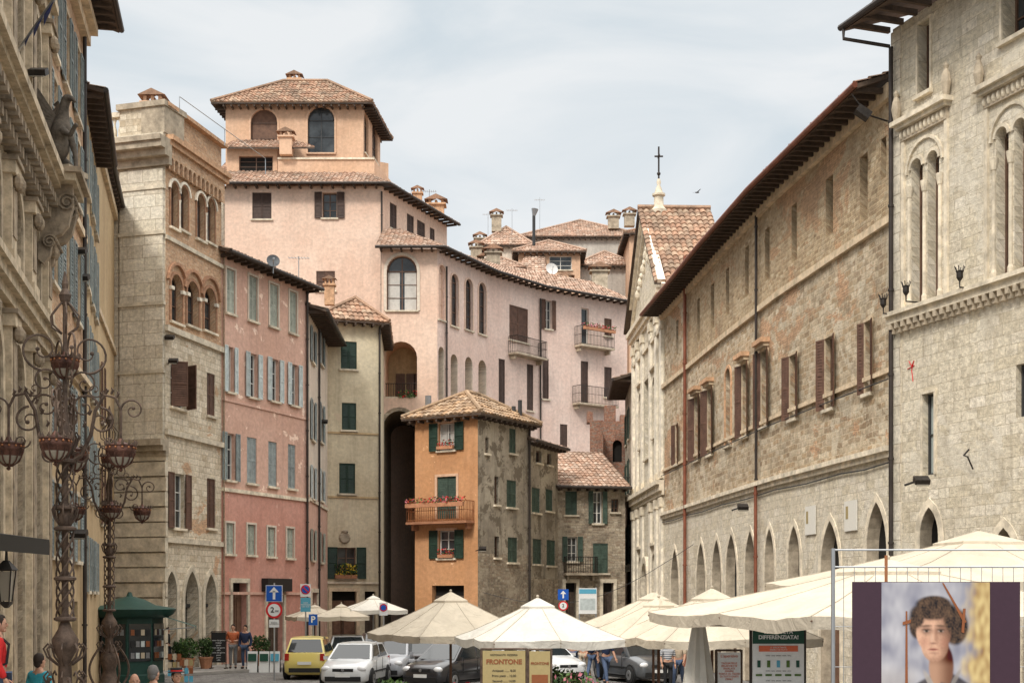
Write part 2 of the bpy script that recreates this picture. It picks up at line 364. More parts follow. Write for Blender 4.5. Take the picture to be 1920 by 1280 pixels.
    def shutter(s,parent,u0,u1,z0,z1,o,mat,ajar=0,ang=62):
        mb=MB();fr=.06;t=.04
        if ajar:
            w=u1-u0;hu=u0 if ajar>0 else u1
            an=math.radians(ang)
            base=hu;du=math.cos(an)*(1 if ajar>0 else -1);do=math.sin(an)
            P=lambda a,z,oo=0:s.P(base+du*a-do*oo*(1 if ajar>0 else -1),z,.03+do*a+abs(du)*oo)
        else:
            w=u1-u0;P=lambda a,z,oo=0:s.P(u0+a,z,o+oo)
        def bx(a0,a1,b0,b1,o0,o1):
            q=[P(a0,b0,o1),P(a1,b0,o1),P(a1,b1,o1),P(a0,b1,o1)];r=[P(a0,b0,o0),P(a1,b0,o0),P(a1,b1,o0),P(a0,b1,o0)]
            mb.face(q,mat);mb.face(r[::-1],mat)
            for i in range(4):
                j=(i+1)%4;mb.face([q[j],q[i],r[i],r[j]],mat)
        bx(0,fr,z0,z1,0,t);bx(w-fr,w,z0,z1,0,t);bx(fr,w-fr,z0,z0+fr,0,t);bx(fr,w-fr,z1-fr,z1,0,t)
        zm=(z0+z1)/2;bx(fr,w-fr,zm-fr/2,zm+fr/2,0,t)
        for lo,hi in ((z0+fr,zm-fr/2),(zm+fr/2,z1-fr)):
            n=max(3,int((hi-lo)/.085));h=(hi-lo)/n
            for i in range(n):
                a=lo+i*h
                mb.face([P(fr,a,t*.8),P(w-fr,a,t*.8),P(w-fr,a+h,.008),P(fr,a+h,.008)],mat)
                mb.face([P(fr,a+h,.008),P(w-fr,a+h,.008),P(w-fr,a+h,t*.8),P(fr,a+h,t*.8)],mat)
        return s.T.part('shutter',mb,parent)
    def win(s,x0,x1,y0,y1,kind='r',sh=None,sm='shutter_green',fm='frame_white',gl='glass',sill='limestone',sur=None,depth=.2,mul=(2,3),head=None,uz=None,curt=False,sw=.13,half=False):
        if uz: u0,u1,z0,z1=uz
        else:
            xc=(x0+x1)/2;u0,u1=s.u(x0),s.u(x1);z0,z1=s.z(xc,y1),s.z(xc,y0)
        a0,a1=u0,u1
        if sh in('open','bent'): w=(u1-u0);u0+=w*.26;u1-=w*.26
        s.op(u0,u1,z0,z1,kind,depth+.05)
        mb=MB();w=u1-u0;fw=.06;ap=archpts(u0,u1,z0,z1,kind)
        loop=[(u0,z0)]+ap+[(u1,z0)]
        mb.face([s.P(a,b,-depth) for a,b in loop],gl,[(a+s.uo,b) for a,b in loop])
        o0,o1=-depth,-depth+.05
        zt=ap[0][1]
        s.box(mb,u0,u0+fw,z0,zt,o0,o1,fm);s.box(mb,u1-fw,u1,z0,zt,o0,o1,fm);s.box(mb,u0+fw,u1-fw,z0,z0+fw,o0,o1,fm)
        if kind=='r': s.box(mb,u0+fw,u1-fw,z1-fw,z1,o0,o1,fm)
        else: 
            for p,q in zip(ap,ap[1:]):
                mb.face([s.P(*p,o1),s.P(*q,o1),s.P(q[0]*.9+(u0+u1)*.05,q[1]-fw,o1),s.P(p[0]*.9+(u0+u1)*.05,p[1]-fw,o1)],fm)
            s.box(mb,u0+fw,u1-fw,zt-.03,zt+.03,o0,o1,fm)
        for i in range(1,mul[0]):
            uu=u0+w*i/mul[0];s.box(mb,uu-.03,uu+.03,z0+fw,(zt if kind!='r' else z1)-.03+(min(w/2,z1-zt)*.9 if kind!='r' else -.03),o0,o1-.004,fm)
        for i in range(1,mul[1]):
            zz=z0+(zt-z0)*i/mul[1];s.box(mb,u0+fw,u1-fw,zz-.018,zz+.018,o0,o1-.012,fm)
        if curt:
            for q0,q1 in ((u0+fw,u0+w*.42),(u1-w*.42,u1-fw)):
                mb.face([s.P(q0,z0+fw,-depth+.006),s.P(q1,z0+fw,-depth+.006),s.P(q1,zt-fw,-depth+.006),s.P(q0,zt-fw,-depth+.006)],'curtain')
        W_=s.T.part('window',mb)
        if sill:
            m2=MB();s.box(m2,u0-.1,u1+.1,z0-.09,z0+.006,-.03,.12,sill);s.T.part('window_sill',m2,W_)
        if sur:
            m2=MB()
            if kind=='r':
                s.box(m2,u0-sw,u0,z0,z1,0,.045,sur);s.box(m2,u1,u1+sw,z0,z1,0,.045,sur);s.box(m2,u0-sw,u1+sw,z1,z1+sw,0,.05,sur)
            else: s.ring(m2,u0,u1,z0,z1,kind,sw,.05,sur)
            if head:
                s.box(m2,u0-sw*1.6,u1+sw*1.6,z1+sw,z1+sw+.12,0,.2,sur);s.box(m2,u0-sw*2.4,u1+sw*2.4,z1+sw+.12,z1+sw+.28,0,.32,'brick_trim' if head==1 else sur)
            s.T.part('window_surround',m2,W_)
        if sh=='closed':
            um=(u0+u1)/2;s.shutter(W_,u0+.01,um-.005,z0+.01,z1-.02,-.07,sm);s.shutter(W_,um+.005,u1-.01,z0+.01,z1-.02,-.07,sm)
        elif sh=='open':
            s.shutter(W_,a0,u0-.02,z0-.02,z1+.02,.055,sm);s.shutter(W_,u1+.02,a1,z0-.02,z1+.02,.055,sm)
        elif sh=='bent':
            k=w*.5;s.shutter(W_,u0,u0+k,z0,z1,0,sm,1,158);s.shutter(W_,u1-k,u1,z0,z1,0,sm,-1,165)
        elif sh=='ajar':
            s.shutter(W_,u0,u0+w*.5,z0,z1,0,sm,1);s.shutter(W_,u1-w*.5,u1,z0,z1,0,sm,-1)
        return W_
    def balcony(s,x0,x1,y0,y1,proj=.7,mat='iron',slab='limestone_dark',fl=None,uz=None):
        xc=(x0+x1)/2
        u0,u1,z0,z1=(s.u(x0),s.u(x1),s.z(xc,y1),s.z(xc,y0)) if not uz else uz
        mb=MB();s.box(mb,u0,u1,z0-.12,z0,-.02,proj,slab)
        for uu in (u0+.2,u1-.2): s.box(mb,uu-.06,uu+.06,z0-.4,z0-.12,-.02,proj*.6,slab)
        b=s.T.part('balcony',mb);r=MB();e=.018
        path=[(u0+.03,.02),(u0+.03,proj-.04),(u1-.03,proj-.04),(u1-.03,.02)]
        for (a,oa),(b2,ob) in zip(path,path[1:]):
            l=math.hypot(b2-a,ob-oa);n=max(2,int(l/.13))
            for zz in (z0+.08,z0+(z1-z0)*.55,z1): r.tube([s.P(a,zz,oa),s.P(b2,zz,ob)],.022 if zz==z1 else .014,mat,4)
            for i in range(n+1):
                k=i/n;q=(a+(b2-a)*k,oa+(ob-oa)*k);r.tube([s.P(q[0],z0,q[1]),s.P(q[0],z1,q[1])],e*.75,mat,4,False)
        s.T.part('railing',r,b)
        if fl:
            pm=MB();s.box(pm,u0+.1,u1-.1,z1-.28,z1-.08,proj,proj+.2,'terracotta')
            foliage(pm,None,None,int((u1-u0)*90),.07,['leaf_dark','leaf_light','leaf_light']+fl,lambda:s.P(R.uniform(u0+.05,u1-.05),z1-.08+R.random()*.28,proj+R.uniform(-.05,.28)))
            s.T.part('flower_box',pm,b)
def foliage(mb,c,rad,n,size,mats,fn=None):
    for _ in range(n):
        if fn: p=fn()
        else:
            while True:
                q=Vector((R.uniform(-1,1),R.uniform(-1,1),R.uniform(-1,1)))
                if .25<q.length<1+.15*math.sin(q.x*7+q.y*5): break
            p=Vector(c)+Vector((q.x*rad[0],q.y*rad[1],q.z*rad[2]))
        a=Vector((R.gauss(0,1),R.gauss(0,1),R.gauss(0,1))).normalized();b=a.cross(Vector((R.gauss(0,1),R.gauss(0,1),R.gauss(0,1)))).normalized()
        s1=size*R.uniform(.6,1.3);mb.face([p-a*s1,p+b*s1*.5,p+a*s1,p-b*s1*.5],R.choice(mats))
# ------------------------------------------------------------ roofs
def tiles(mb,pts,mat='roof_tiles',pitch=.27,row=.42,amp=.06,under='wood_dark',th=.12):
    pts=[Vector(p) for p in pts];e0,e1=pts[0],pts[1];U=(e1-e0).normalized()
    r=pts[2]-e0;Nn=U.cross(r).normalized()
    if Nn.z<0:Nn=-Nn
    V=Nn.cross(U)
    if V.dot(r)<0:V=-V
    P2=[((p-e0).dot(U),(p-e0).dot(V)) for p in pts];k=len(P2)
    um=min(p[0] for p in P2);uM=max(p[0] for p in P2)
    nt=max(1,round((uM-um)/pitch));S=4;cols=[]
    vmax=max(p[1] for p in P2);nr=max(1,math.ceil(vmax/row))
    jit={};tj=[R.uniform(-.05,.05) for _ in range(nt+1)]
    for i in range(nt*S+1):
        u=um+(uM-um)*i/(nt*S);uq=min(max(u,um+1e-4),uM-1e-4);vs=[]
        for a,b in zip(P2,P2[1:]+P2[:1]):
            if (a[0]-uq)*(b[0]-uq)<=0 and abs(a[0]-b[0])>1e-9: vs.append(a[1]+(b[1]-a[1])*(uq-a[0])/(b[0]-a[0]))
        cols.append((u,min(vs) if vs else 0,max(vs) if vs else 0))
    prof=[0,.72,1,.72]
    for i in range(nt*S):
        t=i//S
        (ua,la,ha),(ub,lb,hb)=cols[i],cols[i+1]
        pa=prof[i%S];pb=prof[(i+1)%S]
        for j in range(nr):
            v0,v1=j*row,(j+1)*row
            if v0>=max(ha,hb) or v1<=min(la,lb):continue
            if (t,j) not in jit:jit[(t,j)]=R.uniform(-.018,.022)
            q=jit[(t,j)]
            A0=min(max(v0,la),ha);A1=min(max(v1,la),ha);B0=min(max(v0,lb),hb);B1=min(max(v1,lb),hb)
            f=lambda u,v,h:e0+U*u+V*v+Nn*h
            lift=.045
            if j==0: A0-=abs(tj[t])*.9;B0-=abs(tj[t])*.9
            uv=[(t+.5,j+.5)]*4
            lo=[f(ua,A0,pa*amp+lift+q),f(ub,B0,pb*amp+lift+q)]
            mb.face([lo[0],lo[1],f(ub,B1,pb*amp+q),f(ua,A1,pa*amp+q)],mat,uv)
            mb.face([f(ua,A0,-.02 if j==0 else pa*amp-.02),f(ub,B0,-.02 if j==0 else pb*amp-.02),lo[1],lo[0]],mat,uv)
    D=Vector((0,0,-th));Q=[p+D for p in pts]
    mb.face(Q[::-1],under);
    for a,b in zip(range(k),list(range(1,k))+[0]): 
        mb.face([Q[a],Q[b],pts[b],pts[a]],under)
def hip(T,c,z,rise,over,mat='roof_tiles',rafters=True,caps=True):
    c=[Vector((p[0],p[1])) for p in c];ce=sum(c,Vector((0,0)))/4;E=[]
    for i in range(4):
        a=(c[i]-c[i-1]).normalized();b=(c[i]-c[(i+1)%4]).normalized();E.append(c[i]+(a+b)*over)
    def m(a,b):return (a+b)/2
    la=(c[1]-c[0]).length;lb=(c[2]-c[1]).length
    zz=z
    V3=lambda p,h:Vector((p.x,p.y,h))
    if la>=lb:
        A,B=m(E[0],E[3]),m(E[1],E[2]);d=(B-A).normalized();h=(E[3]-E[0]).length/2;h=min(h,(B-A).length/2)
        A=A+d*h;B=B-d*h;P=[(0,1,B,A),(1,2,B),(2,3,A,B),(3,0,A)];hips=[(0,A),(1,B),(2,B),(3,A)]
    else:
        A,B=m(E[0],E[1]),m(E[2],E[3]);d=(B-A).normalized();h=(E[1]-E[0]).length/2;h=min(h,(B-A).length/2)
        A=A+d*h;B=B-d*h;P=[(0,1,A),(1,2,B,A),(2,3,B),(3,0,A,B)];hips=[(0,A),(1,A),(2,B),(3,B)]
    mb=T.mb('roof')
    for p in P:
        q=[V3(E[p[0]],zz),V3(E[p[1]],zz)]+[V3(x,zz+rise) for x in p[2:]]
        if len(q)==4 and (q[2]-q[3]).length<.05:q=q[:3]
        tiles(mb,q,mat)
    if caps:
        for i,a in hips: mb.tube([V3(E[i],zz+.1),V3(a,zz+rise+.09)],.11,mat,6)
        if (A-B).length>.1: mb.tube([V3(A,zz+rise+.09),V3(B,zz+rise+.09)],.12,mat,6)
    if rafters:
        rb=T.mb('rafters')
        for i in range(4):
            a,b=c[i],c[(i+1)%4];t=(b-a).normalized();n=Vector((t.y,-t.x));n=n if n.dot(a-ce)>0 else -n;k=int((b-a).length/.5)
            for j in range(k+1):
                q=a+t*((b-a).length*j/k)+n*over*.48;rb.box((q.x,q.y,zz-.2),(.1,over*.92,.13),'wood_dark',math.atan2(n.y,n.x)-pi/2)
def chain_roof(T,xy,z,over,back,rise,mat='roof_tiles',gut='gutter_dark',ends=(.3,.3),raft=.55,slope=.3):
    xy=[Vector(p) for p in xy];k=len(xy);ns=[]
    for a,b in zip(xy,xy[1:]):
        t=(b-a).normalized();ns.append(Vector((t.y,-t.x)))
    xy[0]=xy[0]-(xy[1]-xy[0]).normalized()*ends[0];xy[-1]=xy[-1]+(xy[-1]-xy[-2]).normalized()*ends[1]
    vn=[]
    for i in range(k):
        n=(ns[max(i-1,0)]+ns[min(i,k-2)]);n.normalize();vn.append(n/max(.5,n.dot(ns[min(i,k-2)])))
    mb=T.mb('roof');rb=T.mb('rafters')
    O=[xy[i]+vn[i]*over for i in range(k)];I=[xy[i]-vn[i]*back for i in range(k)]
    ze=z-over*slope*.5
    for i in range(k-1):
        tiles(mb,[(*O[i],ze),(*O[i+1],ze),(*I[i+1],z+rise),(*I[i],z+rise)],mat)
        l=(xy[i+1]-xy[i]).length;t=(xy[i+1]-xy[i]).normalized();m=int(l/raft)
        for j in range(m+1):
            q=xy[i]+t*l*(j+.5)/(m+1)+ns[i]*over*.47;rb.box((q.x,q.y,z-.22),(.11,over*.94,.14),'wood_dark',math.atan2(ns[i].y,ns[i].x)-pi/2)
    if gut:
        g=T.mb('gutter');g.tube([(*(O[i]+vn[i]*.06),ze-.03) for i in range(k)],.085,gut,8)
def building(name,label,pts,z1,zones,back=None,z0=0,cat='building'):
    c=sum((Vector((X(*p),p[1])) for p in pts),Vector((0,0)))/len(pts)
    T=Thing(name,label,cat,(c.x,c.y,z0),world=True);uo=R.uniform(0,50);T.z1=z1;T.z0=z0;T.backv=back;T.zz=zones
    for a,b in zip(pts,pts[1:]):
        f=Fac(T,a,b,z0,z1,zones,uo=uo);uo+=f.L;T.facs.append(f)
    return T
def finish(T,extra=None):
    mb=T.mb('wall')
    for f in T.facs:f.build(mb)
    if T.backv:
        b=Vector(T.backv);a0=T.facs[0];a1=T.facs[-1]
        z0,z1=T.z0,T.z1;m=a0.zones[-1][1]
        A=a0.A;B=a1.B;C=B+b;D=A+b
        for p,q in ((D,A),(B,C),(C,D)):
            l=(q-p).length
            mb.face([(*p,z0),(*q,z0),(*q,z1),(*p,z1)],m,[(0,z0),(l,z0),(l,z1),(0,z1)])
    T.done()
def pipe(T,f,px,y0,y1,mat='gutter_dark',r=.06,o=.1,z0=None):
    u=f.u(px);za,zb=f.z(px,y0),(f.z(px,y1) if z0 is None else z0)
    mb=T.mb('drainpipe',True);mb.tube([f.P(u,za,o),f.P(u,zb,o)],r,mat,8)
    z=zb
    while z<za: mb.tube([f.P(u,z,o),f.P(u,z+.06,o)],r*1.35,mat,8);z+=2.2
def chimney(T,p,w,h,mat='brick_trim',cap='roof_tiles'):
    mb=MB();x,y,z=p;mb.box((x,y,z+h/2),(w,w*.8,h),mat);mb.box((x,y,z+h+.05),(w*1.3,w*1.1,.1),mat)
    for sx in(-1,1): mb.box((x+sx*w*.4,y,z+h+.22),(w*.16,w*.7,.26),mat)
    mb.box((x,y,z+h+.22),(w*.16,w*.7,.25),mat)
    for sx in (-1,1):
        mb.face([(x+sx*w*.75,y-w*.6,z+h+.34),(x,y-w*.6,z+h+.34+w*.35),(x,y+w*.6,z+h+.34+w*.35),(x+sx*w*.75,y+w*.6,z+h+.34)],cap,[(1.5,2.5)]*4)
    mb.face([(x-w*.75,y-w*.6,z+h+.34),(x+w*.75,y-w*.6,z+h+.34),(x,y-w*.6,z+h+.34+w*.35)],cap,[(5.5,2.5)]*3)
    T.part('chimney',mb)
def antenna(T,p,h):
    mb=MB();x,y,z=p;mb.tube([(x,y,z),(x,y,z+h)],.025,'steel',5)
    mb.tube([(x-.5,y,z+h*.93),(x+.5,y+.1,z+h*.93)],.018,'steel',4)
    for i in range(7):
        a=x-.45+i*.15;mb.tube([(a,y-.25,z+h*.93),(a,y+.3,z+h*.93)],.012,'steel',4)
    T.part('antenna',mb)
def dish(T,p,r,mat='dish',face=(0.3,-1,.3)):
    n=Vector(face).normalized();u=n.cross(Vector((0,0,1))).normalized();w=u.cross(n);mb=MB();p=Vector(p);rg=[]
    for i in range(5):
        q=i/4;rg.append([p+n*(.25*r*q*q)+(u*math.cos(a*pi/8)+w*math.sin(a*pi/8))*r*q for a in range(16)])
    for i in range(4):
        for j in range(16):
            k=(j+1)%16;mb.face([rg[i][j],rg[i+1][j],rg[i+1][k],rg[i][k]][0 if i else 0:],mat)
    mb.tube([p-w*r,p+n*r*.9],.02,'steel',4);mb.box(p+n*r*.9,(.08,.08,.08),'steel')
    mb.tube([p,p-Vector((0,0,r*1.8))],.03,'steel',5)
    T.part('satellite_dish',mb)
def door(f,x0,x1,y0,mat='wood_dark',sur='limestone',kind='r',name='door'):
    u0,u1=f.u(x0),f.u(x1);z1=f.z((x0+x1)/2,y0);f.op(u0,u1,0,z1,kind,.35,'dark_interior')
    mb=MB();w=u1-u0;f.box(mb,u0+.04,u0+w*.48,.02,z1-.5,-.3,-.24,mat);f.box(mb,u0+w*.52,u1-.04,.02,z1-.5,-.3,-.24,mat)
    for k in (0,1):
        for a,b in ((.2,.95),(1.1,z1-.65)): f.box(mb,u0+w*(.5*k)+.14,u0+w*(.5*k+.5)-.14,a,b,-.24,-.21,mat)
    d=f.T.part(name,mb)
    if sur:
        m=MB();f.box(m,u0-.18,u0,0,z1,0,.08,sur);f.box(m,u1,u1+.18,0,z1,0,.08,sur);f.box(m,u0-.18,u1+.18,z1,z1+.2,0,.09,sur);f.T.part('door_surround',m,d)
# ============================================================ BUILDINGS
LB,LD='limestone_brown','limestone_brown_dark'
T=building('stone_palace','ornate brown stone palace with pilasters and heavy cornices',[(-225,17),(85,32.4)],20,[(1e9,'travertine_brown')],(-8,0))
f=T.facs[0];cm=T.mb('cornice')
for z,st in ((12.2,[(-.5,-.25,.2),(-.25,0,.35),(0,.12,.5),(.12,.3,.62)]),(8.9,[(-.3,-.1,.15),(-.1,.1,.28),(.1,.25,.38)]),(16.6,[(-.3,0,.15),(0,.2,.3)])):
    f.band(cm,z,st,LB)
u=.3
while u<f.L:
    f.box(cm,u,u+.16,11.5,11.72,0,.3,LD);f.box(cm,u,u+.2,11.76,11.94,.2,.45,LD);u+=.42
pm=T.mb('pilaster')
for u in [f.L-.45,f.L-3.1,f.L-5.9,f.L-8.8,f.L-11.6]:
    for a,b in ((0.,8.5),(9.2,11.4),(12.55,16.2),(16.85,19.9)):
        f.box(pm,u-.34,u+.34,a,b,0,.16,LB);f.box(pm,u-.42,u+.42,a,a+.4,0,.22,LB);f.box(pm,u-.42,u+.42,b-.35,b-.02,0,.24,LB)
        f.box(pm,u-.46,u+.46,b-.12,b-.03,0,.29,LD);f.box(pm,u-.22,u+.22,a+.7,b-.6,.16,.185,LD)
        for q in (-.2,.05): pm.ball(f.P(u+q+.07,b-.45,.25),(.12,.12,.16),LD,7,5)
for u in [f.L-1.75,f.L-4.5,f.L-7.35,f.L-10.2]:
    f.win(0,0,0,0,'a',uz=(u-.85,u+.85,.3,8.1),fm='frame_brown',gl='wood_dark',sur=LB,sw=.25,depth=.6,mul=(2,5),sill=None)
    for (a,b,k) in ((9.3,11.2,'a'),(12.9,15.9,'a'),(17.2,19.3,'r')):
        f.win(0,0,0,0,k,uz=(u-.62,u+.62,a,b),fm='frame_brown',sur=LB,sw=.2,depth=.35,head=2 if k=='r' else None)
lb=T.mb('corbel')
for uu in (f.L-.55,f.L-1.3):
    pr=[(0,10.6),(.12,10.5),(.25,10.7),(.32,11.1),(.5,11.2),(.65,11.4),(.75,11.8),(.75,12.3),(0,12.3)]
    for sgn in (0,1):
        q=[f.P(uu+(.26 if sgn else 0),z_,o_) for o_,z_ in pr];lb.face(q if sgn else q[::-1],LD)
    for (a,b) in zip(pr,pr[1:]): lb.face([f.P(uu,a[1],a[0]),f.P(uu+.26,a[1],a[0]),f.P(uu+.26,b[1],b[0]),f.P(uu,b[1],b[0])],LD)
    for zc,oc,rr in ((11.9,.62,.22),(11.0,.25,.16)):
        for si in (-.03,.29):
            lb.tube([f.P(uu+si,zc+rr*(1-i/26)*math.sin(i*.6),oc+rr*(1-i/26)*math.cos(i*.6)) for i in range(22)],.03,LD,5)
f.box(lb,f.L-1.7,f.L+.15,12.3,12.46,0,.85,LB);f.box(lb,f.L-1.8,f.L+.25,12.46,12.58,0,.98,LD)
finish(T)
T=building('tall_house','tall weathered brick and plaster house with grey shutters and dark eave',[(85,32.4),(157,40)],19.7,[(9,'plaster_ochre'),(1e9,'brick_warm')],(-8,0))
f=T.facs[0];cm=T.mb('cornice')
f.band(cm,9,[(-.15,0,.1),(0,.15,.25)],'sandstone_trim');f.band(cm,13.3,[(-.1,.1,.12)],'sandstone_trim');f.band(cm,19,[(-.1,.2,.2),(.2,.45,.4)],'sandstone_trim')
for u in (1.3,3.6,6.0):
    for a,b in ((16.2,18.2),(13.8,15.6),(10.6,12.6),(6.8,8.6),(4,5.8)):
        f.win(0,0,0,0,'r',sh='open',sm='shutter_slate',uz=(u-1.0,u+1.0,a,b),sur='sandstone_trim',fm='frame_brown')
f.op(2.2,3.6,0,2.9,'r',.4,'dark_interior');f.op(5,6.3,0,2.9,'r',.4,'dark_interior')
chain_roof(T,[f.A,f.B],19.8,.95,6,2,ends=(.3,.5));pipe(T,f,152,60,1000,'gutter_dark',z0=0)
finish(T)
T=building('narrow_house','narrow grey shuttered house under a deep dark eave',[(157,40),(181,47)],17.7,'plaster_ochre',(-8,0))
f=T.facs[0]
for u in (1.5,4.0,6.2):
    for a,b in ((15.0,16.8),(12.2,14.2),(9.2,11.2),(6,8),(3.2,4.8)): f.win(0,0,0,0,'r',sh='open',sm='shutter_slate',uz=(u-.9,u+.9,a,b))
chain_roof(T,[f.A,f.B],17.8,.55,6,1.2,ends=(.0,.0));finish(T)
T=building('ochre_house','narrow ochre plaster house wall with a few small windows',[(181,47),(215,55.8)],18.6,'plaster_ochre',(-8,0))
f=T.facs[0];cm=T.mb('cornice');f.band(cm,12.8,[(-.1,.1,.1)],'sandstone_trim');f.band(cm,18.2,[(-.1,.2,.15)],'sandstone_trim')
for u in (2.2,):
    for a,b in ((9.2,11.2),(5.6,7.6)): f.win(0,0,0,0,'r',sh='open',sm='shutter_brown',uz=(u-.9,u+.9,a,b))
chain_roof(T,[f.A,f.B],18.7,.3,6,.8,ends=(.0,.0));finish(T)
# --- brick/stone palazzo
T=building('brick_palazzo','stone cornered brick palazzo with arched twin windows and roof parapet',[(213,55.7),(310,55),(415,60)],21.4,'ashlar',(-6,10))
f0,f=T.facs;T.facs[1].zones=[(6,'ashlar_small'),(13.7,'ashlar_small'),(1e9,'brick_warm')];T.facs[1].z1=22.6
st=T.mb('stonework');z=0
while z<8.6:
    f0.box(st,-.1,f0.L+.12,z+.03,z+.57,0,.16 if int(z/.6)%2 else .22,'limestone');z+=.6
f0.band(st,9.1,[(-.5,-.3,.2),(-.3,-.1,.4),(-.1,.15,.6)],'limestone_dark',ext=.15)
f0.box(st,.35,f0.L-.05,9.3,20.0,0,.12,'ashlar');f0.box(st,.0,.25,9.3,20,0,.06,'ashlar')
for zz in (11.9,14.6,17.4,19.2): f0.box(st,.3,f0.L+.02,zz,zz+.14,0,.17,'limestone')
f0.band(st,20.4,[(-.3,0,.2),(0,.25,.5),(.25,.5,.8),(.5,.7,.9)],'limestone_dark',ext=.3)
f0.box(st,-.6,f0.L+.1,21.1,21.35,-1,.35,'limestone')
f0.box(st,.45,f0.L+.1,21.35,22.4,-1.2,.25,'ashlar_small');f0.box(st,.35,f0.L+.2,22.4,22.62,-1.3,.38,'limestone_dark')
f0.box(st,f0.L-.9,f0.L+.14,21.35,22.5,-1.2,.3,'limestone_dark')
bal=T.mb('balustrade',True)
for i in range(4):
    q=f0.P(-.4+i*.26,21.35,.1);bal.lathe([(.05,0),(.09,.12),(.1,.3),(.05,.5),(.04,.6),(.08,.75),(.06,.82)],q,'limestone',8)
f0.box(bal,-.6,.45,22.17,22.36,-.08,.28,'limestone');f0.box(bal,-.75,-.5,21.36,22.5,-.08,.3,'limestone')
chimney(T,f0.P(1.1,22.5,-1.2),.75,.5,'plaster_apricot')
m=MB();q=f0.P(2.4,22.6,-1);m.tube([q,q+Vector((0,0,.6)),q+Vector((1.2,3,.3)),q+Vector((1.2,3,-.4))],.02,'steel',4);m.tube([q+Vector((1.2,3,.3)),q+Vector((2.4,6,.0)),q+Vector((2.4,6,-.7))],.02,'steel',4);T.part('handrail',m)
f.band(st,21.0,[(-.1,.1,.3),(.1,.3,.42),(1.45,1.6,.25)],'brick_trim',ext=.15)
g=Fac(T,(310,55),(415,60),20.0,20.9,'brick_warm',off=.16);u=.12
while u<g.L-.3: g.op(u,u+.28,20.0,20.5,'a',.15,'brick_dark_trim');u+=.4
T.facs.append(g)
f.band(st,13.7,[(-.12,.12,.14)],'limestone',ext=.05);f.band(st,17.3,[(-.08,.08,.1)],'limestone',ext=.05)
f.band(st,9.6,[(-.12,.1,.14)],'limestone',ext=.05);f.band(st,5.3,[(-.1,.1,.12)],'limestone',ext=.05)
for (x0,x1,y0,y1) in ((319,333,343,428),(337,352,350,433),(368,383,366,450),(387,402,374,456)):
    W_=f.win(x0,x1,y0,y1,'a',sur='brick_dark_trim',sill='limestone',mul=(1,2),sw=.07,fm='frame_brown',gl='glass_leaded',depth=.24)
    xc=(x0+x1)/2;m2=MB();f.ring(m2,f.u(x0)-.07,f.u(x1)+.07,f.z(xc,y1),f.z(xc,y0)+.07,'a',.1,.1,'limestone_white',False);T.part('arch_moulding',m2,W_)
for px,y0,y1 in ((335,352,432),(385,376,456)):
    m=MB();u=f.u(px);za,zb=f.z(px,y1),f.z(px,y0);m.lathe([(.07,0),(.07,.1),(.045,.15),(.045,(zb-za)*.62),(.08,(zb-za)*.7)],f.P(u,za,.04),'limestone_white',8);T.part('column',m)
for (x0,x1,y0,y1) in ((320,341,515,605),(350,372,528,612),(382,404,540,622)):
    W_=f.win(x0,x1,y0,y1,'a',sur='brick_dark_trim',mul=(2,2),fm='frame_brown',sw=.12,depth=.3)
    u0,u1=f.u(x0-5),f.u(x1+5);xc=(x0+x1)/2;m2=MB();f.ring(m2,u0,u1,f.z(xc,y1),f.z(xc,y0-17),'a',.12,.12,'brick_dark_trim',False);T.part('arch_moulding',m2,W_)
    m2=MB();zz=f.z(xc,y0)-.7
    for q in (x0,x1): f.box(m2,f.u(q)-.12,f.u(q)+.12,zz,zz+.14,0,.12,'limestone_white')
    T.part('capital',m2,W_)
f.win(320,348,682,765,'r',sh='ajar',sm='shutter_brown');f.win(388,403,700,780,'r',sh='closed',sm='shutter_brown')
f.win(313,356,888,990,'r',sh='open',sm='shutter_brown',sur=None);f.win(388,404,897,990,'r',sh='closed',sm='shutter_brown')
for x0,x1,y0 in ((309,330,1070),(345,371,1070),(383,404,1076)):
    u0,u1=f.u(x0),f.u(x1);z1=f.z((x0+x1)/2,y0);f.op(u0,u1,0,z1,'g',.5,'glass');f.ring(st,u0,u1,0,z1,'g',.22,.06,'limestone')
    f.box(st,u0,u1,2.6,2.75,-.45,-.35,'frame_dark')
finish(T)
# --- salmon house
T=building('salmon_house','faded salmon pink plaster house with four rows of grey shutters',[(415,60),(578,67)],18,[(7.6,'plaster_red'),(1e9,'plaster_salmon')],(-5,8))
f=T.facs[0];cm=T.mb('string_course')
f.band(cm,7.7,[(-.08,.08,.08)],'limestone');f.band(cm,3.2,[(-.06,.06,.08)],'plaster_salmon');f.band(cm,11.6,[(-.05,.05,.05)],'plaster_salmon')
for x0,x1,y0,y1 in ((424,440,505,588),(466,482,518,602),(505,521,533,613),(542,556,547,625)): f.win(x0,x1,y0,y1,'r',sh='closed',sm='shutter_sage',sur='plaster_cream',sw=.09)
for x0,x1,y0,y1 in ((419,444,650,735),(459,490,663,745),(500,530,673,752),(538,565,683,760)): f.win(x0,x1,y0,y1,'r',sh='open',sm='shutter_blue')
f.win(415,448,812,900,'r',sh='open',sm='shutter_slate')
for x0,x1,y0,y1 in ((463,481,820,906),(503,519,828,912),(540,554,833,916)): f.win(x0,x1,y0,y1,'r',sh='closed',sm='shutter_slate')
for x0,x1,y0,y1 in ((423,438,980,1038),(463,478,983,1040),(501,515,988,1043),(537,550,990,1046)): f.win(x0,x1,y0,y1,'r',sh='closed',sm='shutter_sage',sur='plaster_cream',sw=.09)
door(f,434,462,1092,'wood_brown');door(f,500,530,1096)
m=MB();u0,u1=f.u(490),f.u(536);f.box(m,u0,u1,f.z(513,1108),f.z(513,1084),0.02,.35,'board_black');T.part('shop_sign',m)
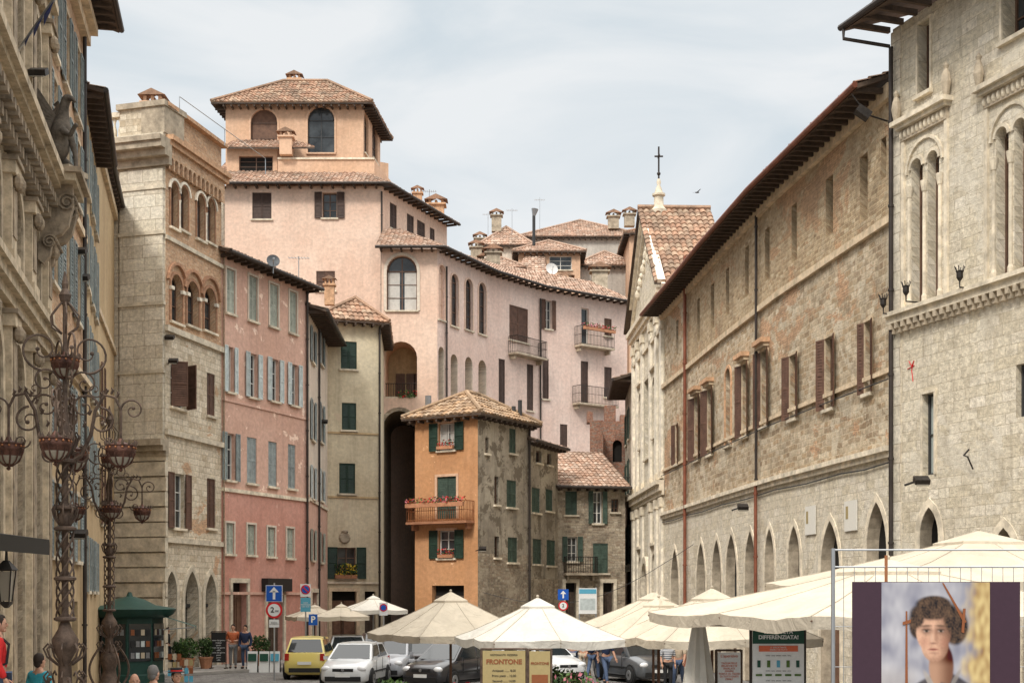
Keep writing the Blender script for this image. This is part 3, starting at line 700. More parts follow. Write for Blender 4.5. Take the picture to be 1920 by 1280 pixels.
chain_roof(T,[f.A,f.B],18,.6,5,1.9,'roof_tiles');pipe(T,f,573,545,1200,'gutter_dark',z0=0);dish(T,W(512,490,62.5),.3,'dish_dark');antenna(T,W(560,520,66),1.0)
finish(T)
T=building('cream_house','narrow cream plaster house with grey shutters under dark eave',[(578,67),(614,75.8)],16.9,[(8,'plaster_salmon'),(1e9,'plaster_cream')],(-6,4))
f=T.facs[0]
for y0,y1,s_ in ((618,680,'shutter_slate'),(752,825,'shutter_slate'),(875,935,'shutter_blue'),(993,1050,'shutter_sage')):
    f.win(581,591,y0,y1,'r',sh='open',sm=s_);f.win(597,607,y0+6,y1+4,'r',sh='open',sm=s_)
door(f,583,594,1110);f.band(T.mb('string_course'),7.8,[(-.08,.08,.07)],'limestone')
chain_roof(T,[f.A,f.B],17,.9,4,1.4);pipe(T,f,595,610,1200,'gutter_dark',z0=0);chimney(T,W(618,572,73),.5,1.0,'brick_trim')
finish(T)
# --- beige house
T=building('beige_house','beige plaster house with dark green shutters',[(612,76),(713,77),(720,83.9)],18.1,'plaster_beige',None)
f,f2=T.facs
f.win(639,669,640,692,'r',sh='closed',sm='shutter_green',sill='limestone');f.win(641,668,755,806,'r',sh='closed',sm='shutter_green')
f.win(636,666,868,925,'r',sh='closed',sm='shutter_green');W_=f.win(614,686,1026,1084,'r',sh='open',sm='shutter_green',fm='frame_brown')
m=MB();u0,u1=f.u(627),f.u(668);zb=f.z(650,1084)
foliage(m,None,None,260,.09,['leaf_dark','leaf_light','petal_yellow'],lambda:f.P(R.uniform(u0,u1),zb+.1+R.random()*.7,R.uniform(.0,.25)));f.box(m,u0,u1,zb,zb+.2,.02,.25,'terracotta');T.part('flower_box',m)
cm=T.mb('string_course');f.band(cm,f.z(660,812),[(-.05,.05,.05)],'plaster_ochre');f.band(cm,f.z(660,932),[(-.05,.05,.05)],'plaster_ochre');f.band(cm,f.z(660,1092),[(-.06,.06,.1)],'limestone')
m=MB();u=f.u(646);zc=f.z(646,1008);m.tube([f.P(u,zc,0),f.P(u,zc,.12)],[.34,.26],'limestone_dark',10);m.ball(f.P(u,zc+.35,.08),(.2,.1,.12),'limestone_dark',8,5);T.part('carved_crest',m)
door(f,622,668,1108,'wood_brown','sandstone_trim');door(f,684,704,1108,'wood_dark',None)
pipe(T,f,711,615,1200,'gutter_dark',z0=0)
A,B=f.A,f.B;hip(T,[A,B,f2.B,A+Vector((-.2,7))],18.2,1.6,.55,'roof_tiles')
finish(T)
# --- big pale pink building
T=building('pink_palace','tall pale pink palace with hipped roof tower and terrace',[(400,88),(716,88),(838,97)],29.1,'plaster_pink_pale',(-3,12))
f,f2=T.facs
f.win(473,509,361,411,'r',sill='limestone',fm='frame_brown',sh='closed',sm='shutter_dark_brown')
f.win(590,646,361,409,'r',sill='limestone',fm='frame_brown',sh='open',sm='shutter_dark_brown',depth=.3)
f.win(593,628,508,545,'r',sh='closed',sm='shutter_brown')
for x0,x1,y0,y1 in ((731,744,382,430),(763,776,403,442),(782,797,415,450),(806,815,428,452)): f2.win(x0,x1,y0,y1,'r',sh='closed',sm='shutter_dark_brown')
chain_roof(T,[f.A,f.B,f2.B],29.2,.8,5,2.9,'roof_tiles_pale',raft=.7)
pipe(T,f,716,360,600);chimney(T,W(783,392,95),.6,1.0);chimney(T,W(818,405,99),1.1,.7);antenna(T,W(805,400,99),1.7)
def sub(T,pts,z0,z1,mat,back):
    fs=[]
    for a,b in zip(pts,pts[1:]):
        g=Fac(T,a,b,z0,z1,mat,uo=R.random()*9);fs.append(g)
    T.facs+=fs
    A,B=fs[0].A,fs[-1].B;bk=Vector(back);mb=T.mb('wall')
    for p,q in ((A+bk,A),(B,A+bk) if len(pts)>2 else (B,B+bk),(B+bk,A+bk)):
        l=(q-p).length
        if l>.1: mb.face([(*p,z0),(*q,z0),(*q,z1),(*p,z1)],mat,[(0,z0),(l,z0),(l,z1),(0,z1)])
    return fs
t0,t1=sub(T,[(423,92),(681,92),(713,98)],29,35.7,'plaster_apricot',(0,6.5))
t0.win(470,520,205,288,'a',fm='frame_brown',gl='wood_brown',sur='plaster_apricot',mul=(1,2));t0.win(577,627,200,287,'a',fm='frame_dark',mul=(2,2),sill='plaster_apricot',sur='plaster_apricot')
t1.win(683,691,212,292,'a',fm='frame_brown',mul=(1,2));t1.win(698,708,222,302,'a',fm='frame_brown',mul=(1,2))
A,B,C=t0.A,t0.B,t1.B;hip(T,[A,B,C,C+(A-B)],35.6,2.7,.75,'roof_tiles')
chimney(T,W(553,185,96.5),.8,1.2,'brick_trim')
p0,p1=sub(T,[(521,90.0),(702,90.0),(735,95)],30.5,31.4,'plaster_apricot',(-1,5));p0.band(T.mb('terrace_coping'),31.4,[(0,.12,.1)],'limestone')
q0,q1=sub(T,[(425,90.2),(520,90.2),(535,92)],29,32.2,'plaster_apricot',(0,1.8))
q0.win(0,0,0,0,'r',uz=(.8,3.0,30.7,31.7),gl='dark_interior',fm='frame_brown',sill=None)
tiles(T.mb('roof'),[(X(414,89.6),89.6,32.1),(X(590,89.6),89.6,32.1),(X(548,92),92,33.3),(X(445,92),92,33.3)],'roof_tiles_pale')
chimney(T,W(537,292,89.8),.8,1.1,'plaster_apricot')
finish(T)
# --- long curved pink building
PT=[(715,84),(820,84),(915,90),(1010,94.5),(1176,99.5)]
T=building('curved_pink_building','long curving pink plaster building with arched loggias and balconies',PT,24.1,'plaster_pink_cool',None)
g0,g1,g2,g3=T.facs
g0.zones=[(1e9,'plaster_pink_pale')]
g0.win(725,782,479,582,'a',fm='frame_brown',mul=(2,3),curt=True,sur='plaster_cream',sw=.18,depth=.3)
def opx(f,x0,x1,y0,y1,k,dp,back,rev=None,z0=None):
    xc=(x0+x1)/2;f.op(f.u(x0),f.u(x1),f.z(xc,y1) if z0 is None else z0,f.z(xc,y0),k,dp,back,rev)
opx(g0,722,782,640,746,'a',2.2,'plaster_ochre','plaster_apricot')
opx(g0,719,779,770,1140,'a',9,'dark_interior','limestone_brown_dark',z0=0)  # archway tunnel: sides and end coloured dark, standing in for the passage's shade
g0.ring(T.mb('arch_moulding'),g0.u(719),g0.u(779),0,g0.z(749,770),'a',.22,.06,'rubble_old',True)
m=MB();g0.box(m,g0.u(722),g0.u(782),g0.z(750,746),g0.z(750,746)+.1,-.3,-.05,'limestone');
for i in range(14): uu=g0.u(722)+.07+i*(g0.u(782)-g0.u(722))/14; m.tube([g0.P(uu,g0.z(750,746),-.15),g0.P(uu,g0.z(750,718),-.15)],.018,'iron',4)
m.tube([g0.P(g0.u(722),g0.z(750,718),-.15),g0.P(g0.u(782),g0.z(750,718),-.15)],.025,'iron',4);T.part('railing',m)
m=MB();foliage(m,None,None,120,.08,['leaf_dark','leaf_light','petal_red'],lambda:g0.P(R.uniform(g0.u(745),g0.u(781)),g0.z(760,745)+R.random()*.45,-.05+R.random()*.15));T.part('flower_box',m)
m=MB();
for xx in (737,757,772): g0.box(m,g0.u(xx),g0.u(xx)+.55,g0.z(xx,735),g0.z(xx,690),-2.19,-2.1,'frame_brown')
T.part('loggia_door',m)
for x0,x1,y0,y1 in ((822,834,497,600),(845,859,514,612),(872,886,523,619),(897,911,530,627)):
    g1.win(x0,x1,y0,y1,'a',fm='frame_brown' if x0>830 else 'plaster_pink_pale',gl='glass' if x0>830 else 'plaster_pink_pale',mul=(2,3),sur='plaster_pink_pale',sw=.1)
for x0,x1,y0,y1 in ((822,833,650,752),(845,858,664,752),(872,886,669,757),(897,912,675,762)):
    opx(g1,x0,x1,y0,y1,'a',1.0,'plaster_ochre','plaster_cream')
cm=T.mb('string_course')
g1.band(cm,g1.z(870,765),[(-.05,.07,.08)],'plaster_pink_pale')
g2.win(955,990,575,640,'r',sh='closed',sm='shutter_brown');g2.balcony(953,1009,637,668,.8)
g3.win(1015,1041,563,617,'r',sh='open',sm='shutter_brown');g3.win(1090,1104,578,645,'r',fm='frame_white',mul=(1,2));g3.balcony(1077,1139,617,652,.8,fl=['petal_red','petal_pink'])
g3.win(1133,1147,597,630,'r',sh='closed',sm='shutter_brown')
g2.win(935,947,673,760,'r',sh='closed',sm='shutter_dark_brown');g2.win(988,1000,683,770,'r',sh='closed',sm='shutter_dark_brown')
g3.win(1017,1029,672,748,'r',sh='closed',sm='shutter_dark_brown');g3.win(1089,1103,677,757,'r',sh='closed',sm='shutter_dark_brown');g3.balcony(1073,1146,728,760,.8)
g3.win(1133,1147,688,745,'r',sh='closed',sm='shutter_dark_brown');g3.win(1050,1064,795,846,'r',sh='closed',sm='shutter_dark_brown')
g2.win(965,978,810,860,'r',sh='closed',sm='shutter_dark_brown')
pipe(T,g3,1012,560,860);pipe(T,g1,835,500,760);
xy=[f_.A for f_ in T.facs]+[g3.B]
chain_roof(T,xy,24.2,.75,4.5,2.3,'roof_tiles_pale',raft=.7)
mb=T.mb('wall');A,B=T.facs[0].A,g3.B
for p,q in ((A+Vector((0,12)),A),(B,B+Vector((-2,12)))):
    l=(q-p).length;mb.face([(*p,0),(*q,0),(*q,24.1),(*p,24.1)],'plaster_pink_cool',[(0,0),(l,0),(l,24.1),(0,24.1)])
finish(T)
# --- background hillside houses
def house(name,label,x0,x1,yE,d,wall,rise,dep=8,roof='roof_tiles_pale',wins=(),ch=(),z0=0,over=.5):
    T=building(name,label,[(x0,d),(x1,d)],Z(yE,d),wall,(0,dep),z0);f=T.facs[0]
    for w in wins:f.win(*w[:4],'r',sh=w[4] if len(w)>4 else None,sm='shutter_brown')
    A,B=f.A,f.B;hip(T,[A,B,B+Vector((0,dep)),A+Vector((0,dep))],Z(yE,d)+.05,rise,over,roof)
    for c in ch: chimney(T,W(c[0],c[1],d+c[4] if len(c)>4 else d+1.5),c[2],c[3],'limestone_dark')
    return T
T=house('hillside_house','grey hillside house with long tiled roof and chimneys',985,1200,446,130,'plaster_grey',3.0,12,wins=((1140,1160,480,508),(1075,1090,470,500)),ch=((1150,430,1,1.1),));antenna(T,W(1012,430,131),3);finish(T)
T=house('hillside_house','pale stone hillside house with chimney and flat eave',908,990,462,126,'plaster_cream',2.2,8,wins=((925,940,478,500),),ch=((931,435,.9,1.4),(900,470,.9,1.0)));antenna(T,W(960,440,127),2.4);antenna(T,W(915,440,127),2.0);finish(T)
T=house('hillside_house','small ochre hillside house with green window and satellite dish',972,1088,474,118,'plaster_apricot',1.6,7,wins=((1030,1072,480,506),),ch=((925,500,1.1,1.0,-6),));
tiles(T.mb('roof'),[(X(940,112),112,Z(545,112)),(X(1030,112),112,Z(545,112)),(X(1022,118),118,Z(480,118)),(X(985,118),118,Z(480,118))],'roof_tiles_pale')
dish(T,W(1034,505,111),.5);m=MB();m.tube([W(1001,460,116),W(1001,405,116)],.13,'frame_dark',8);m.tube([W(1001,405,116),W(1003,392,116)],[.13,.3],'steel',8);T.part('flue',m);finish(T)
T=house('hillside_house','grey hillside house with stone chimney beside tiled roofs',1088,1185,500,122,'plaster_grey',1.8,7,wins=((1110,1122,515,530),),ch=((1124,545,1.3,1.5,-6),(1060,545,1.0,.8,-8),(1180,425,.9,1.0)));finish(T)
T=house('hillside_house','low hillside house with ochre wall and tiled roof',885,975,505,114,'plaster_ochre',1.5,6,ch=((893,505,.9,1.7,0),(915,505,1.2,.6,-1)));finish(T)
T=house('hillside_house','brown tiled hillside house with ochre wall by the church',1180,1370,440,118,'plaster_apricot',2.0,8,'roof_tiles',wins=((1297,1312,448,470),),ch=((1300,425,.9,.8),));finish(T)
# --- orange corner house
T=building('orange_house','small faded orange corner house with green shutters and flower balcony',[(778,70),(896,68),(992,72.3)],12,'plaster_orange',None)
f,f2=T.facs;f2.zones=[(5.2,'rubble_old'),(1e9,'plaster_old')]
W_=f.win(806,870,793,844,'r',sh='open',sm='shutter_green',sur='plaster_apricot',curt=True)
f.win(820,856,893,972,'r',sh='closed',sm='shutter_green_old',sill=None,sur='plaster_apricot');f.win(806,870,994,1046,'r',sh='open',sm='shutter_green',sur='plaster_apricot')
f.balcony(777,890,941,978,.75,'rust','terracotta',fl=['petal_red','petal_red','petal_pink'])
for px0,px1,yb in ((822,852,842),(824,852,1045)):
    m=MB();u0,u1=f.u(px0),f.u(px1);zb=f.z((px0+px1)/2,yb);f.box(m,u0,u1,zb,zb+.16,.0,.2,'terracotta')
    foliage(m,None,None,110,.06,['leaf_dark','leaf_light','petal_red','petal_red'],lambda:f.P(R.uniform(u0,u1),zb+.14+R.random()*.32,R.uniform(0,.25)));T.part('flower_box',m)
door(f,810,870,1097,'wood_dark',None)
for x0,x1,y0,y1,s_ in ((955,967,803,850,'closed'),(950,968,900,951,'closed'),(952,970,1007,1054,'closed')): f2.win(x0,x1,y0,y1,'r',sh=s_,sm='shutter_green_old')
for x0,x1,y0,y1 in ((927,935,893,946),(927,936,1005,1045),(910,916,820,850)): f2.win(x0,x1,y0,y1,'r',fm='frame_brown',mul=(1,2))
A,B,C=f.A,f.B,f2.B;D=A+(C-B);hip(T,[A,B,C,D],12,1.4,.5,'roof_tiles_gold')
mb=T.mb('wall')
for p,q in ((D,A),(C,D)):
    l=(q-p).length;mb.face([(*p,0),(*q,0),(*q,12),(*p,12)],'plaster_orange',[(0,0),(l,0),(l,12),(0,12)])
m=MB();q=W(803,760,71.5);m.tube([q-Vector((0,0,.3)),q+Vector((0,0,.5))],.16,'steel',8);T.part('flue',m)
for px in (953,963,975): 
    m=MB();q=W(px,780,72);m.tube([q-Vector((0,0,.4)),q+Vector((0,0,.35+R.random()*.5))],.11,'frame_dark',8);T.part('flue',m)
pipe(T,f2,990,800,1130,'gutter_dark',z0=0);finish(T)
T=building('grey_house','narrow decayed grey plaster house with green shutters',[(992,72.4),(1046,76.4)],11.2,[(4,'rubble_old'),(1e9,'plaster_old')],(-3,5))
f=T.facs[0]
for x0,x1,y0,y1 in ((997,1012,914,961),(1023,1036,917,958),(999,1015,1010,1057),(1025,1041,1012,1060)): f.win(x0,x1,y0,y1,'r',sh='closed',sm='shutter_green_old')
f.win(1005,1015,845,868,'r',fm='frame_brown',mul=(1,1));f.win(1026,1034,850,872,'r',mul=(1,1),fm='frame_brown')
chain_roof(T,[f.A,f.B],11.25,.5,3,1.0,'roof_tiles_pale');finish(T)
T=building('old_stone_house','low old stone house with patched plaster and green shutters',[(1046,76.6),(1172,77.5)],9.1,[(1e9,'rubble_old')],(0,7))
f=T.facs[0]
f.win(1060,1082,920,965,'r',sh='closed',sm='shutter_green_old');f.win(1103,1138,921,981,'r',sh='open',sm='shutter_green_old');f.win(1054,1092,1006,1052,'r',sh='open',sm='shutter_green_old')
f.balcony(1056,1116,1044,1074,.6);f.win(1112,1140,1018,1074,'r',sh='closed',sm='shutter_green_old');f.win(1146,1160,935,960,'r',fm='frame_brown')
door(f,1060,1080,1092);door(f,1130,1150,1092)
chain_roof(T,[f.A,f.B],9.2,.55,5,2.4,'roof_tiles_pale',ends=(.2,.2));finish(T)
T=building('brick_remnant','ruined red brick wall with stepped chimneys',[(1128,88),(1190,88)],14.2,'brick_red',(0,4));f=T.facs[0]
f.box(T.mb('wall'),.2,.9,14.2,15.2,-.8,0,'brick_red')
f.box(T.mb('wall'),1.2,1.5,14.2,14.6,-.8,0,'brick_red')
f.op(.7,1.3,11.6,13,'a',.3,'dark_interior')
T.facs.append(Fac(T,(1106,86),(1131,86),0,14.0,'brick_red'));T.facs.append(Fac(T,(1131,86),(1131,88),0,13.4,'plaster_grey'))
f.box(T.mb('wall'),-.95,-.6,14.0,14.7,-.1,.9,'brick_red');finish(T)
T=building('dark_eaved_house','narrow grey house with dark eave and iron balcony',[(1172,86),(1184,78.2)],15.4,'plaster_old',(6,0));f=T.facs[0]
for a,b in ((12.2,14),(9,11),(5,7.2)): 
    for u in (2,5.2): f.win(0,0,0,0,'r',sh='open',sm='shutter_green',uz=(u-.9,u+.9,a,b))
f.balcony(0,0,0,0,.8,uz=(1,6.5,8.9,9.9));f.balcony(0,0,0,0,.8,uz=(3.5,6.5,4.9,5.9))
chain_roof(T,[f.A,f.B],15.5,1.0,4,1.4,ends=(0,0));finish(T)
# --- church
T=building('church','weathered pale stone baroque church facade with gable roof and cross',[(1187,78),(1245,66)],18.0,'travertine',(4.2,.2),cat='church');f=T.facs[0];L=f.L
mb=T.mb('wall');mid=L/2;zr=22.9
mb.face([f.P(0,18),f.P(L,18),f.P(mid,zr-.1)],'travertine',[(0,18),(L,18),(mid,zr)]);mb.face([f.P(0,18,-3.2),f.P(L,18,-3.2),f.P(mid,zr-.1,-3.2)],'plaster_ochre')
def sl(u0,z0,u1,z1,w,o0,o1,mat,mb):
    dx,dz=u1-u0,z1-z0;l=math.hypot(dx,dz);nx,nz=-dz/l*w,dx/l*w
    if nz<0:nx,nz=-nx,-nz
    q=[(u0,z0),(u1,z1),(u1+nx,z1+nz),(u0+nx,z0+nz)]
    mb.face([f.P(*p,o1) for p in q],mat);
    for a,b in zip(q,q[1:]+q[:1]): mb.face([f.P(*a,o0),f.P(*b,o0),f.P(*b,o1),f.P(*a,o1)],mat)
cb=T.mb('cornice')
for w,o,dz in ((.25,.18,-.35),(.2,.36,-.1)):
    sl(-.4,17.9+dz,mid,zr+dz+.05,w,0,o,'limestone_white',cb);sl(L+.3,18.0+dz,mid,zr+dz+.05,w,0,o,'limestone_white',cb)
f.band(cb,17.4,[(-.4,-.2,.12),(-.2,.1,.25),(.1,.35,.4)],'limestone',ext=.1)
f.band(cb,8.4,[(-.5,-.3,.12),(-.3,0,.25),(0,.2,.4)],'limestone',ext=.1);f.band(cb,15.9,[(-.1,.15,.12)],'limestone')
f.band(cb,.9,[(-.9,0,.2)],'limestone')
for u in (.6,2.6,5,8.6,11,12.9):
    u=u/13.5*L
    for a,b in ((.9,7.8),(8.7,16.9)):
        f.box(cb,u-.32,u+.32,a,b,0,.12,'limestone_white');f.box(cb,u-.38,u+.38,b-.45,b,.0,.18,'limestone');f.box(cb,u-.38,u+.38,a,a+.35,0,.17,'limestone')
for u in (3.8,9.8):
    u=u/13.5*L
    for a,b in ((11,14),(2.5,5.2)):
        f.win(0,0,0,0,'a',uz=(u-.5,u+.5,a,b),sur='limestone',sw=.2,depth=.4);f.box(cb,u-.8,u+.8,b+.4,b+.55,0,.18,'limestone')
f.win(0,0,0,0,'r',uz=(mid-.9,mid+.9,10.2,14.3),sur='limestone',sw=.2,depth=.4)
f.op(mid-1,mid+1,0.02,4.8,'a',.5,'wood_dark');f.ring(cb,mid-1,mid+1,0,4.8,'a',.35,.2,'limestone')
for i in range(7):
    uu=mid*.45+i*mid*1.1/6;zz=18.35+(1-abs(uu-mid)/mid)*2.4
    cb.ball(f.P(uu,zz,.05),(.18,.16,.28),'limestone',8,6);cb.ball(f.P(uu+.2,zz+.3,.05),(.12,.1,.14),'limestone_white',7,5)
rb=T.mb('roof')
a=f.P(L+.3,17.95,.5);b=f.P(mid,zr+.25,.5);bk=Vector((-f.n.x,-f.n.y,0))*3.8
tiles(rb,[a,a+bk,b+bk,b],'roof_tiles',.3,.45,.09)
a=f.P(-.3,17.95,.5);tiles(rb,[a,a+bk,b+bk,b],'roof_tiles');rb.tube([b+Vector((0,0,.1)),b+bk+Vector((0,0,.1))],.14,'roof_tiles',6)
m=MB();q=f.P(mid,zr,-.6);m.lathe([(.45,-.3),(.45,.2),(.38,.25),(.26,.4),(.24,.9),(.34,.95),(.34,1.05),(.22,1.1),(.15,1.35),(.08,1.5),(.12,1.65),(.08,1.8),(.03,1.85)],q,'limestone',12)
T.part('finial',m,smooth=True);m=MB();m.tube([q+Vector((0,0,1.8)),q+Vector((0,0,3.5))],.045,'iron',6);m.tube([q+Vector((-.22,0,3.0)),q+Vector((.22,0,3.0))],.045,'iron',6);m.tube([q+Vector((0,-.28,3.0)),q+Vector((0,.28,3.0))],.045,'iron',6);m.ball(q+Vector((0,0,2.1)),.1,'iron');T.part('cross',m)
finish(T)
# --- long stone building
PT=[(1243,66.4),(1290,60.6),(1355,53.8),(1456,46.3),(1580,40.3),(1673,36.8)]
T=building('long_stone_palace','long rubble stone palace with brown shutters and pointed arches',PT,16.75,[(6.9,'travertine'),(13,'stone_mixed'),(1e9,'stone_upper')],(9,2))
T.facs[0].zones=[(6.9,'travertine'),(1e9,'stone_mixed')]
fs=T.facs
def FF(px):
    for i,(a,b) in enumerate(zip(PT,PT[1:])):
        if a[0]<=px<=b[0]: return fs[i]
cm=T.mb('string_course')
for g in fs:
    g.band(cm,13.05,[(-.1,.1,.12)],'sandstone_trim',ext=.02);g.band(cm,6.9,[(-.16,0,.1),(0,.14,.2)],'limestone',ext=.02);g.band(cm,16.35,[(-.1,.3,.15)],'sandstone_trim',ext=.02)
    g.band(cm,9.05,[(-.06,.06,.08)],'sandstone_trim',ext=.02)
for x0,x1,y0,y1 in ((1612,1627,290,415),(1548,1562,332,440),(1484,1494,383,490),(1434,1443,428,525),(1397,1404,462,555),(1361,1367,503,590),(1333,1339,532,615),(1307,1312,560,640),(1268,1272,600,665),(1652,1662,258,335)):
    FF((x0+x1)/2).win(x0,x1,y0,y1,'r',fm='frame_brown',mul=(1,2),depth=.3,sill=None)
for x0,x1,y0,y1,hd in ((1616,1642,602,737,0),(1540,1572,632,766,0),(1475,1502,665,785,0),(1422,1447,657,800,1),(1387,1408,682,818,1),(1323,1342,728,852,1),(1299,1317,743,862,1),(1265,1275,795,870,0)):
    FF((x0+x1)/2).win(x0,x1,y0,y1,'r',sh='bent',sm='shutter_brown',sur='sandstone_trim',sw=.08,head=hd,sill='limestone',fm='frame_brown')
g=FF(1365);g.win(1361,1371,690,835,'a',sur='brick_trim',gl='wood_brown',mul=(1,2),fm='frame_brown')
for x0,x1,y0 in ((1625,1663,940),(1539,1575,975),(1478,1500,985),(1434,1452,990),(1397,1417,995),(1361,1382,1000),(1335,1353,1010),(1306,1323,1016),(1258,1273,1028)):
    g=FF((x0+x1)/2);u0,u1=g.u(x0),g.u(x1);z1=g.z((x0+x1)/2,y0);g.op(u0,u1,0,z1,'g',.35,'dark_interior','limestone_dark');g.ring(cm,u0,u1,0,z1,'g',.2,.02,'limestone')
    m=MB();g.box(m,u0+.1,u1-.1,.02,z1*.5,-.33,-.28,'wood_brown');g.box(m,u0,u1,z1*.5,z1*.5+.1,-.33,-.24,'frame_dark')
    for k in range(1,5): g.box(m,u0+(u1-u0)*k/5-.015,u0+(u1-u0)*k/5+.015,z1*.5,z1*.7,-.32,-.28,'frame_dark')
    T.part('door',m)
pipe(T,FF(1290),1290,480,1090,'gutter_red',.075,.14,z0=0);pipe(T,FF(1425),1425,405,900,'gutter_dark',.05,.14);pipe(T,FF(1425),1424,905,1080,'gutter_red',.06,.14,z0=0)
for x0,x1,y0,y1 in ((1512,1531,950,1003),(1586,1609,940,996)):
    g=FF(x0);m=MB();g.box(m,g.u(x0),g.u(x1),g.z(x0,y1),g.z(x0,y0),.02,.05,'plaque_stone')
    g.box(m,g.u(x0)+.12,g.u(x0)+.3,g.z(x0,y1)+.35,g.z(x0,y0)-.15,.05,.056,'board_yellow');T.part('plaque',m)
m=T.mb('cables')
for g in fs: m.tube([g.P(0,6.6,.06),g.P(g.L/2,6.55,.06),g.P(g.L,6.6,.06)],.02,'frame_dark',4);m.tube([g.P(0,8.8,.12),g.P(g.L,8.8,.12)],.018,'frame_dark',4)
chain_roof(T,[g.A for g in fs]+[fs[-1].B],16.75,.95,5,1.9,'roof_tiles',gut='gutter_red',ends=(.3,-.05),raft=.5)
finish(T)
# --- right palace
T=building('travertine_palace','cream travertine palace with twin lancet windows and corbelled string course',[(1674,36.4),(1920,31.6)],17.9,[(1e9,'travertine')],None)
f=T.facs[0];f.B=f.A+f.t*15.5;f.L=15.5
st=T.mb('stonework')
f.band(st,10.25,[(-.12,.06,.22),(.06,.17,.32)],'limestone',ext=0)
u=.1
while u<f.L: f.box(st,u,u+.12,9.87,10.13,0,.15,'limestone_dark');f.box(st,u,u+.12,9.98,10.13,.15,.22,'limestone_dark');u+=.27
f.box(st,-.03,.38,0,17.8,0,.04,'ashlar')
def bifora(x0,x1,y0,y1):
    xc=(x0+x1)/2;u0,u1=f.u(x0),f.u(x1);z0,z1=10.5,f.z(xc,y0);um=(u0+u1)/2
    a=f.win(0,0,0,0,'a',uz=(u0,um-.1,z0,z1),sill=None,gl='glass_leaded',fm='frame_brown',mul=(1,1),depth=.3)
    b=f.win(0,0,0,0,'a',uz=(um+.1,u1,z0,z1),sill=None,gl='glass_leaded',fm='frame_brown',mul=(1,1),depth=.3)
    m=MB()
    f.ring(m,u0,um-.1,z1-1,z1,'a',.08,.05,'limestone',False);f.ring(m,um+.1,u1,z1-1,z1,'a',.08,.05,'limestone',False)
    for uu in (u0-.06,um,u1+.06):
        m.lathe([(.08,0),(.08,.12),(.055,.18),(.05,z1-z0-.95),(.07,z1-z0-.92),(.1,z1-z0-.75),(.11,z1-z0-.66)],f.P(uu,z0,.02),'limestone',10)
    f.ring(m,u0-.14,u1+.14,z1-.7,z1+.4,'a',.07,.06,'limestone',False)
    f.box(m,u0-.38,u0-.26,z0,z1+.6,0,.06,'limestone');f.box(m,u1+.26,u1+.38,z0,z1+.6,0,.06,'limestone')
    f.box(m,u0-.38,u1+.38,z1+.6,z1+.9,0,.08,'limestone_dark');f.box(m,u0-.46,u1+.46,z1+.9,z1+1.0,0,.2,'limestone');f.box(m,u0-.54,u1+.54,z1+1.0,z1+1.12,0,.3,'limestone')
    i=0
    while u0-.34+i*.17<u1+.36: m.ball(f.P(u0-.32+i*.17,z1+.75,.09),(.055,.055,.11),'limestone',6,5);i+=1
    for uu in (u0-.46,u1+.46): m.lathe([(.06,0),(.09,.15),(.13,.35),(.1,.55),(.05,.68),(.08,.76),(.02,.86)],f.P(uu,z1+1.1,.14),'limestone_dark',8)
    T.part('twin_window_surround',m,a)
bifora(1709,1761,290,0);bifora(1868,1926,230,0);bifora(2120,2200,150,0)
f.win(1722,1745,40,175,'r',gl='glass',fm='frame_brown',sur='limestone',sw=.06,depth=.3);f.win(0,0,0,0,'r',uz=(4.35,5.2,15.9,17.6),gl='glass',fm='frame_brown',sur='limestone',sw=.08,depth=.4)
f.win(1731,1753,737,890,'r',gl='glass_frosted',fm='frame_dark',mul=(1,2),sill=None,sur='limestone',sw=.07)
f.win(1905,1940,680,780,'r',gl='glass',fm='frame_dark',mul=(1,2),sill=None)
for x0,x1,y0 in ((1725,1760,952),(1860,1905,990)):
    u0,u1=f.u(x0),f.u(x1);f.op(u0,u1,0,f.z(x0,y0),'g',.35,'dark_interior','limestone_dark');f.ring(st,u0,u1,0,f.z(x0,y0),'g',.2,.02,'limestone')
pipe(T,f,1679,90,1010,'gutter_dark',.06,.14,z0=0)
for px,py in ((1725,552),(1827,525),(1682,575)):
    m=MB();k_=.62;q=f.P(f.u(px),f.z(px,py),.42);m.tube([f.P(f.u(px),f.z(px,py)-.2,0),q-Vector((0,0,.2)),q],.022,'iron',5);m.lathe([(.05*k_,0),(.13*k_,.12*k_),(.13*k_,.34*k_),(.17*k_,.36*k_),(.05*k_,.42*k_)],q-Vector((0,0,.05)),'iron',8)
    for k in range(6): m.tube([q+Vector((.13*k_*math.cos(k*pi/3),.13*k_*math.sin(k*pi/3),.18)),q+Vector((.2*k_*math.cos(k*pi/3),.2*k_*math.sin(k*pi/3),.3))],.012,'iron',4)
    T.part('torch_holder',m)
m=MB();q=f.u(1820);zq=f.z(1820,850);m.tube([f.P(q,zq+.1,.05),f.P(q,zq-.05,.2),f.P(q+.15,zq-.1,.2),f.P(q+.22,zq-.4,.1)],.022,'iron',6);T.part('wall_bracket',m)
m=MB();u_,z_=f.u(1710),f.z(1710,690)
m.tube([f.P(u_-.12,z_+.2,.012),f.P(u_,z_+.05,.012),f.P(u_+.1,z_+.18,.012),f.P(u_,z_-.05,.012),f.P(u_+.06,z_-.35,.012)],.014,'sign_red',4);m.tube([f.P(u_-.18,z_,.012),f.P(u_+.12,z_+.05,.012)],.012,'sign_red',4);T.part('graffiti',m)
chain_roof(T,[f.A,f.B],18.15,1.25,5,2,'roof_tiles',gut='gutter_dark',ends=(.45,0),raft=.6)
g=T.mb('gutter');q=f.P(-.3,17.9,1.3);g.tube([q,q+Vector((.0,0,-.3)),f.P(-.1,17.5,.7),f.P(.1,17.4,.16)],.05,'gutter_dark',8)
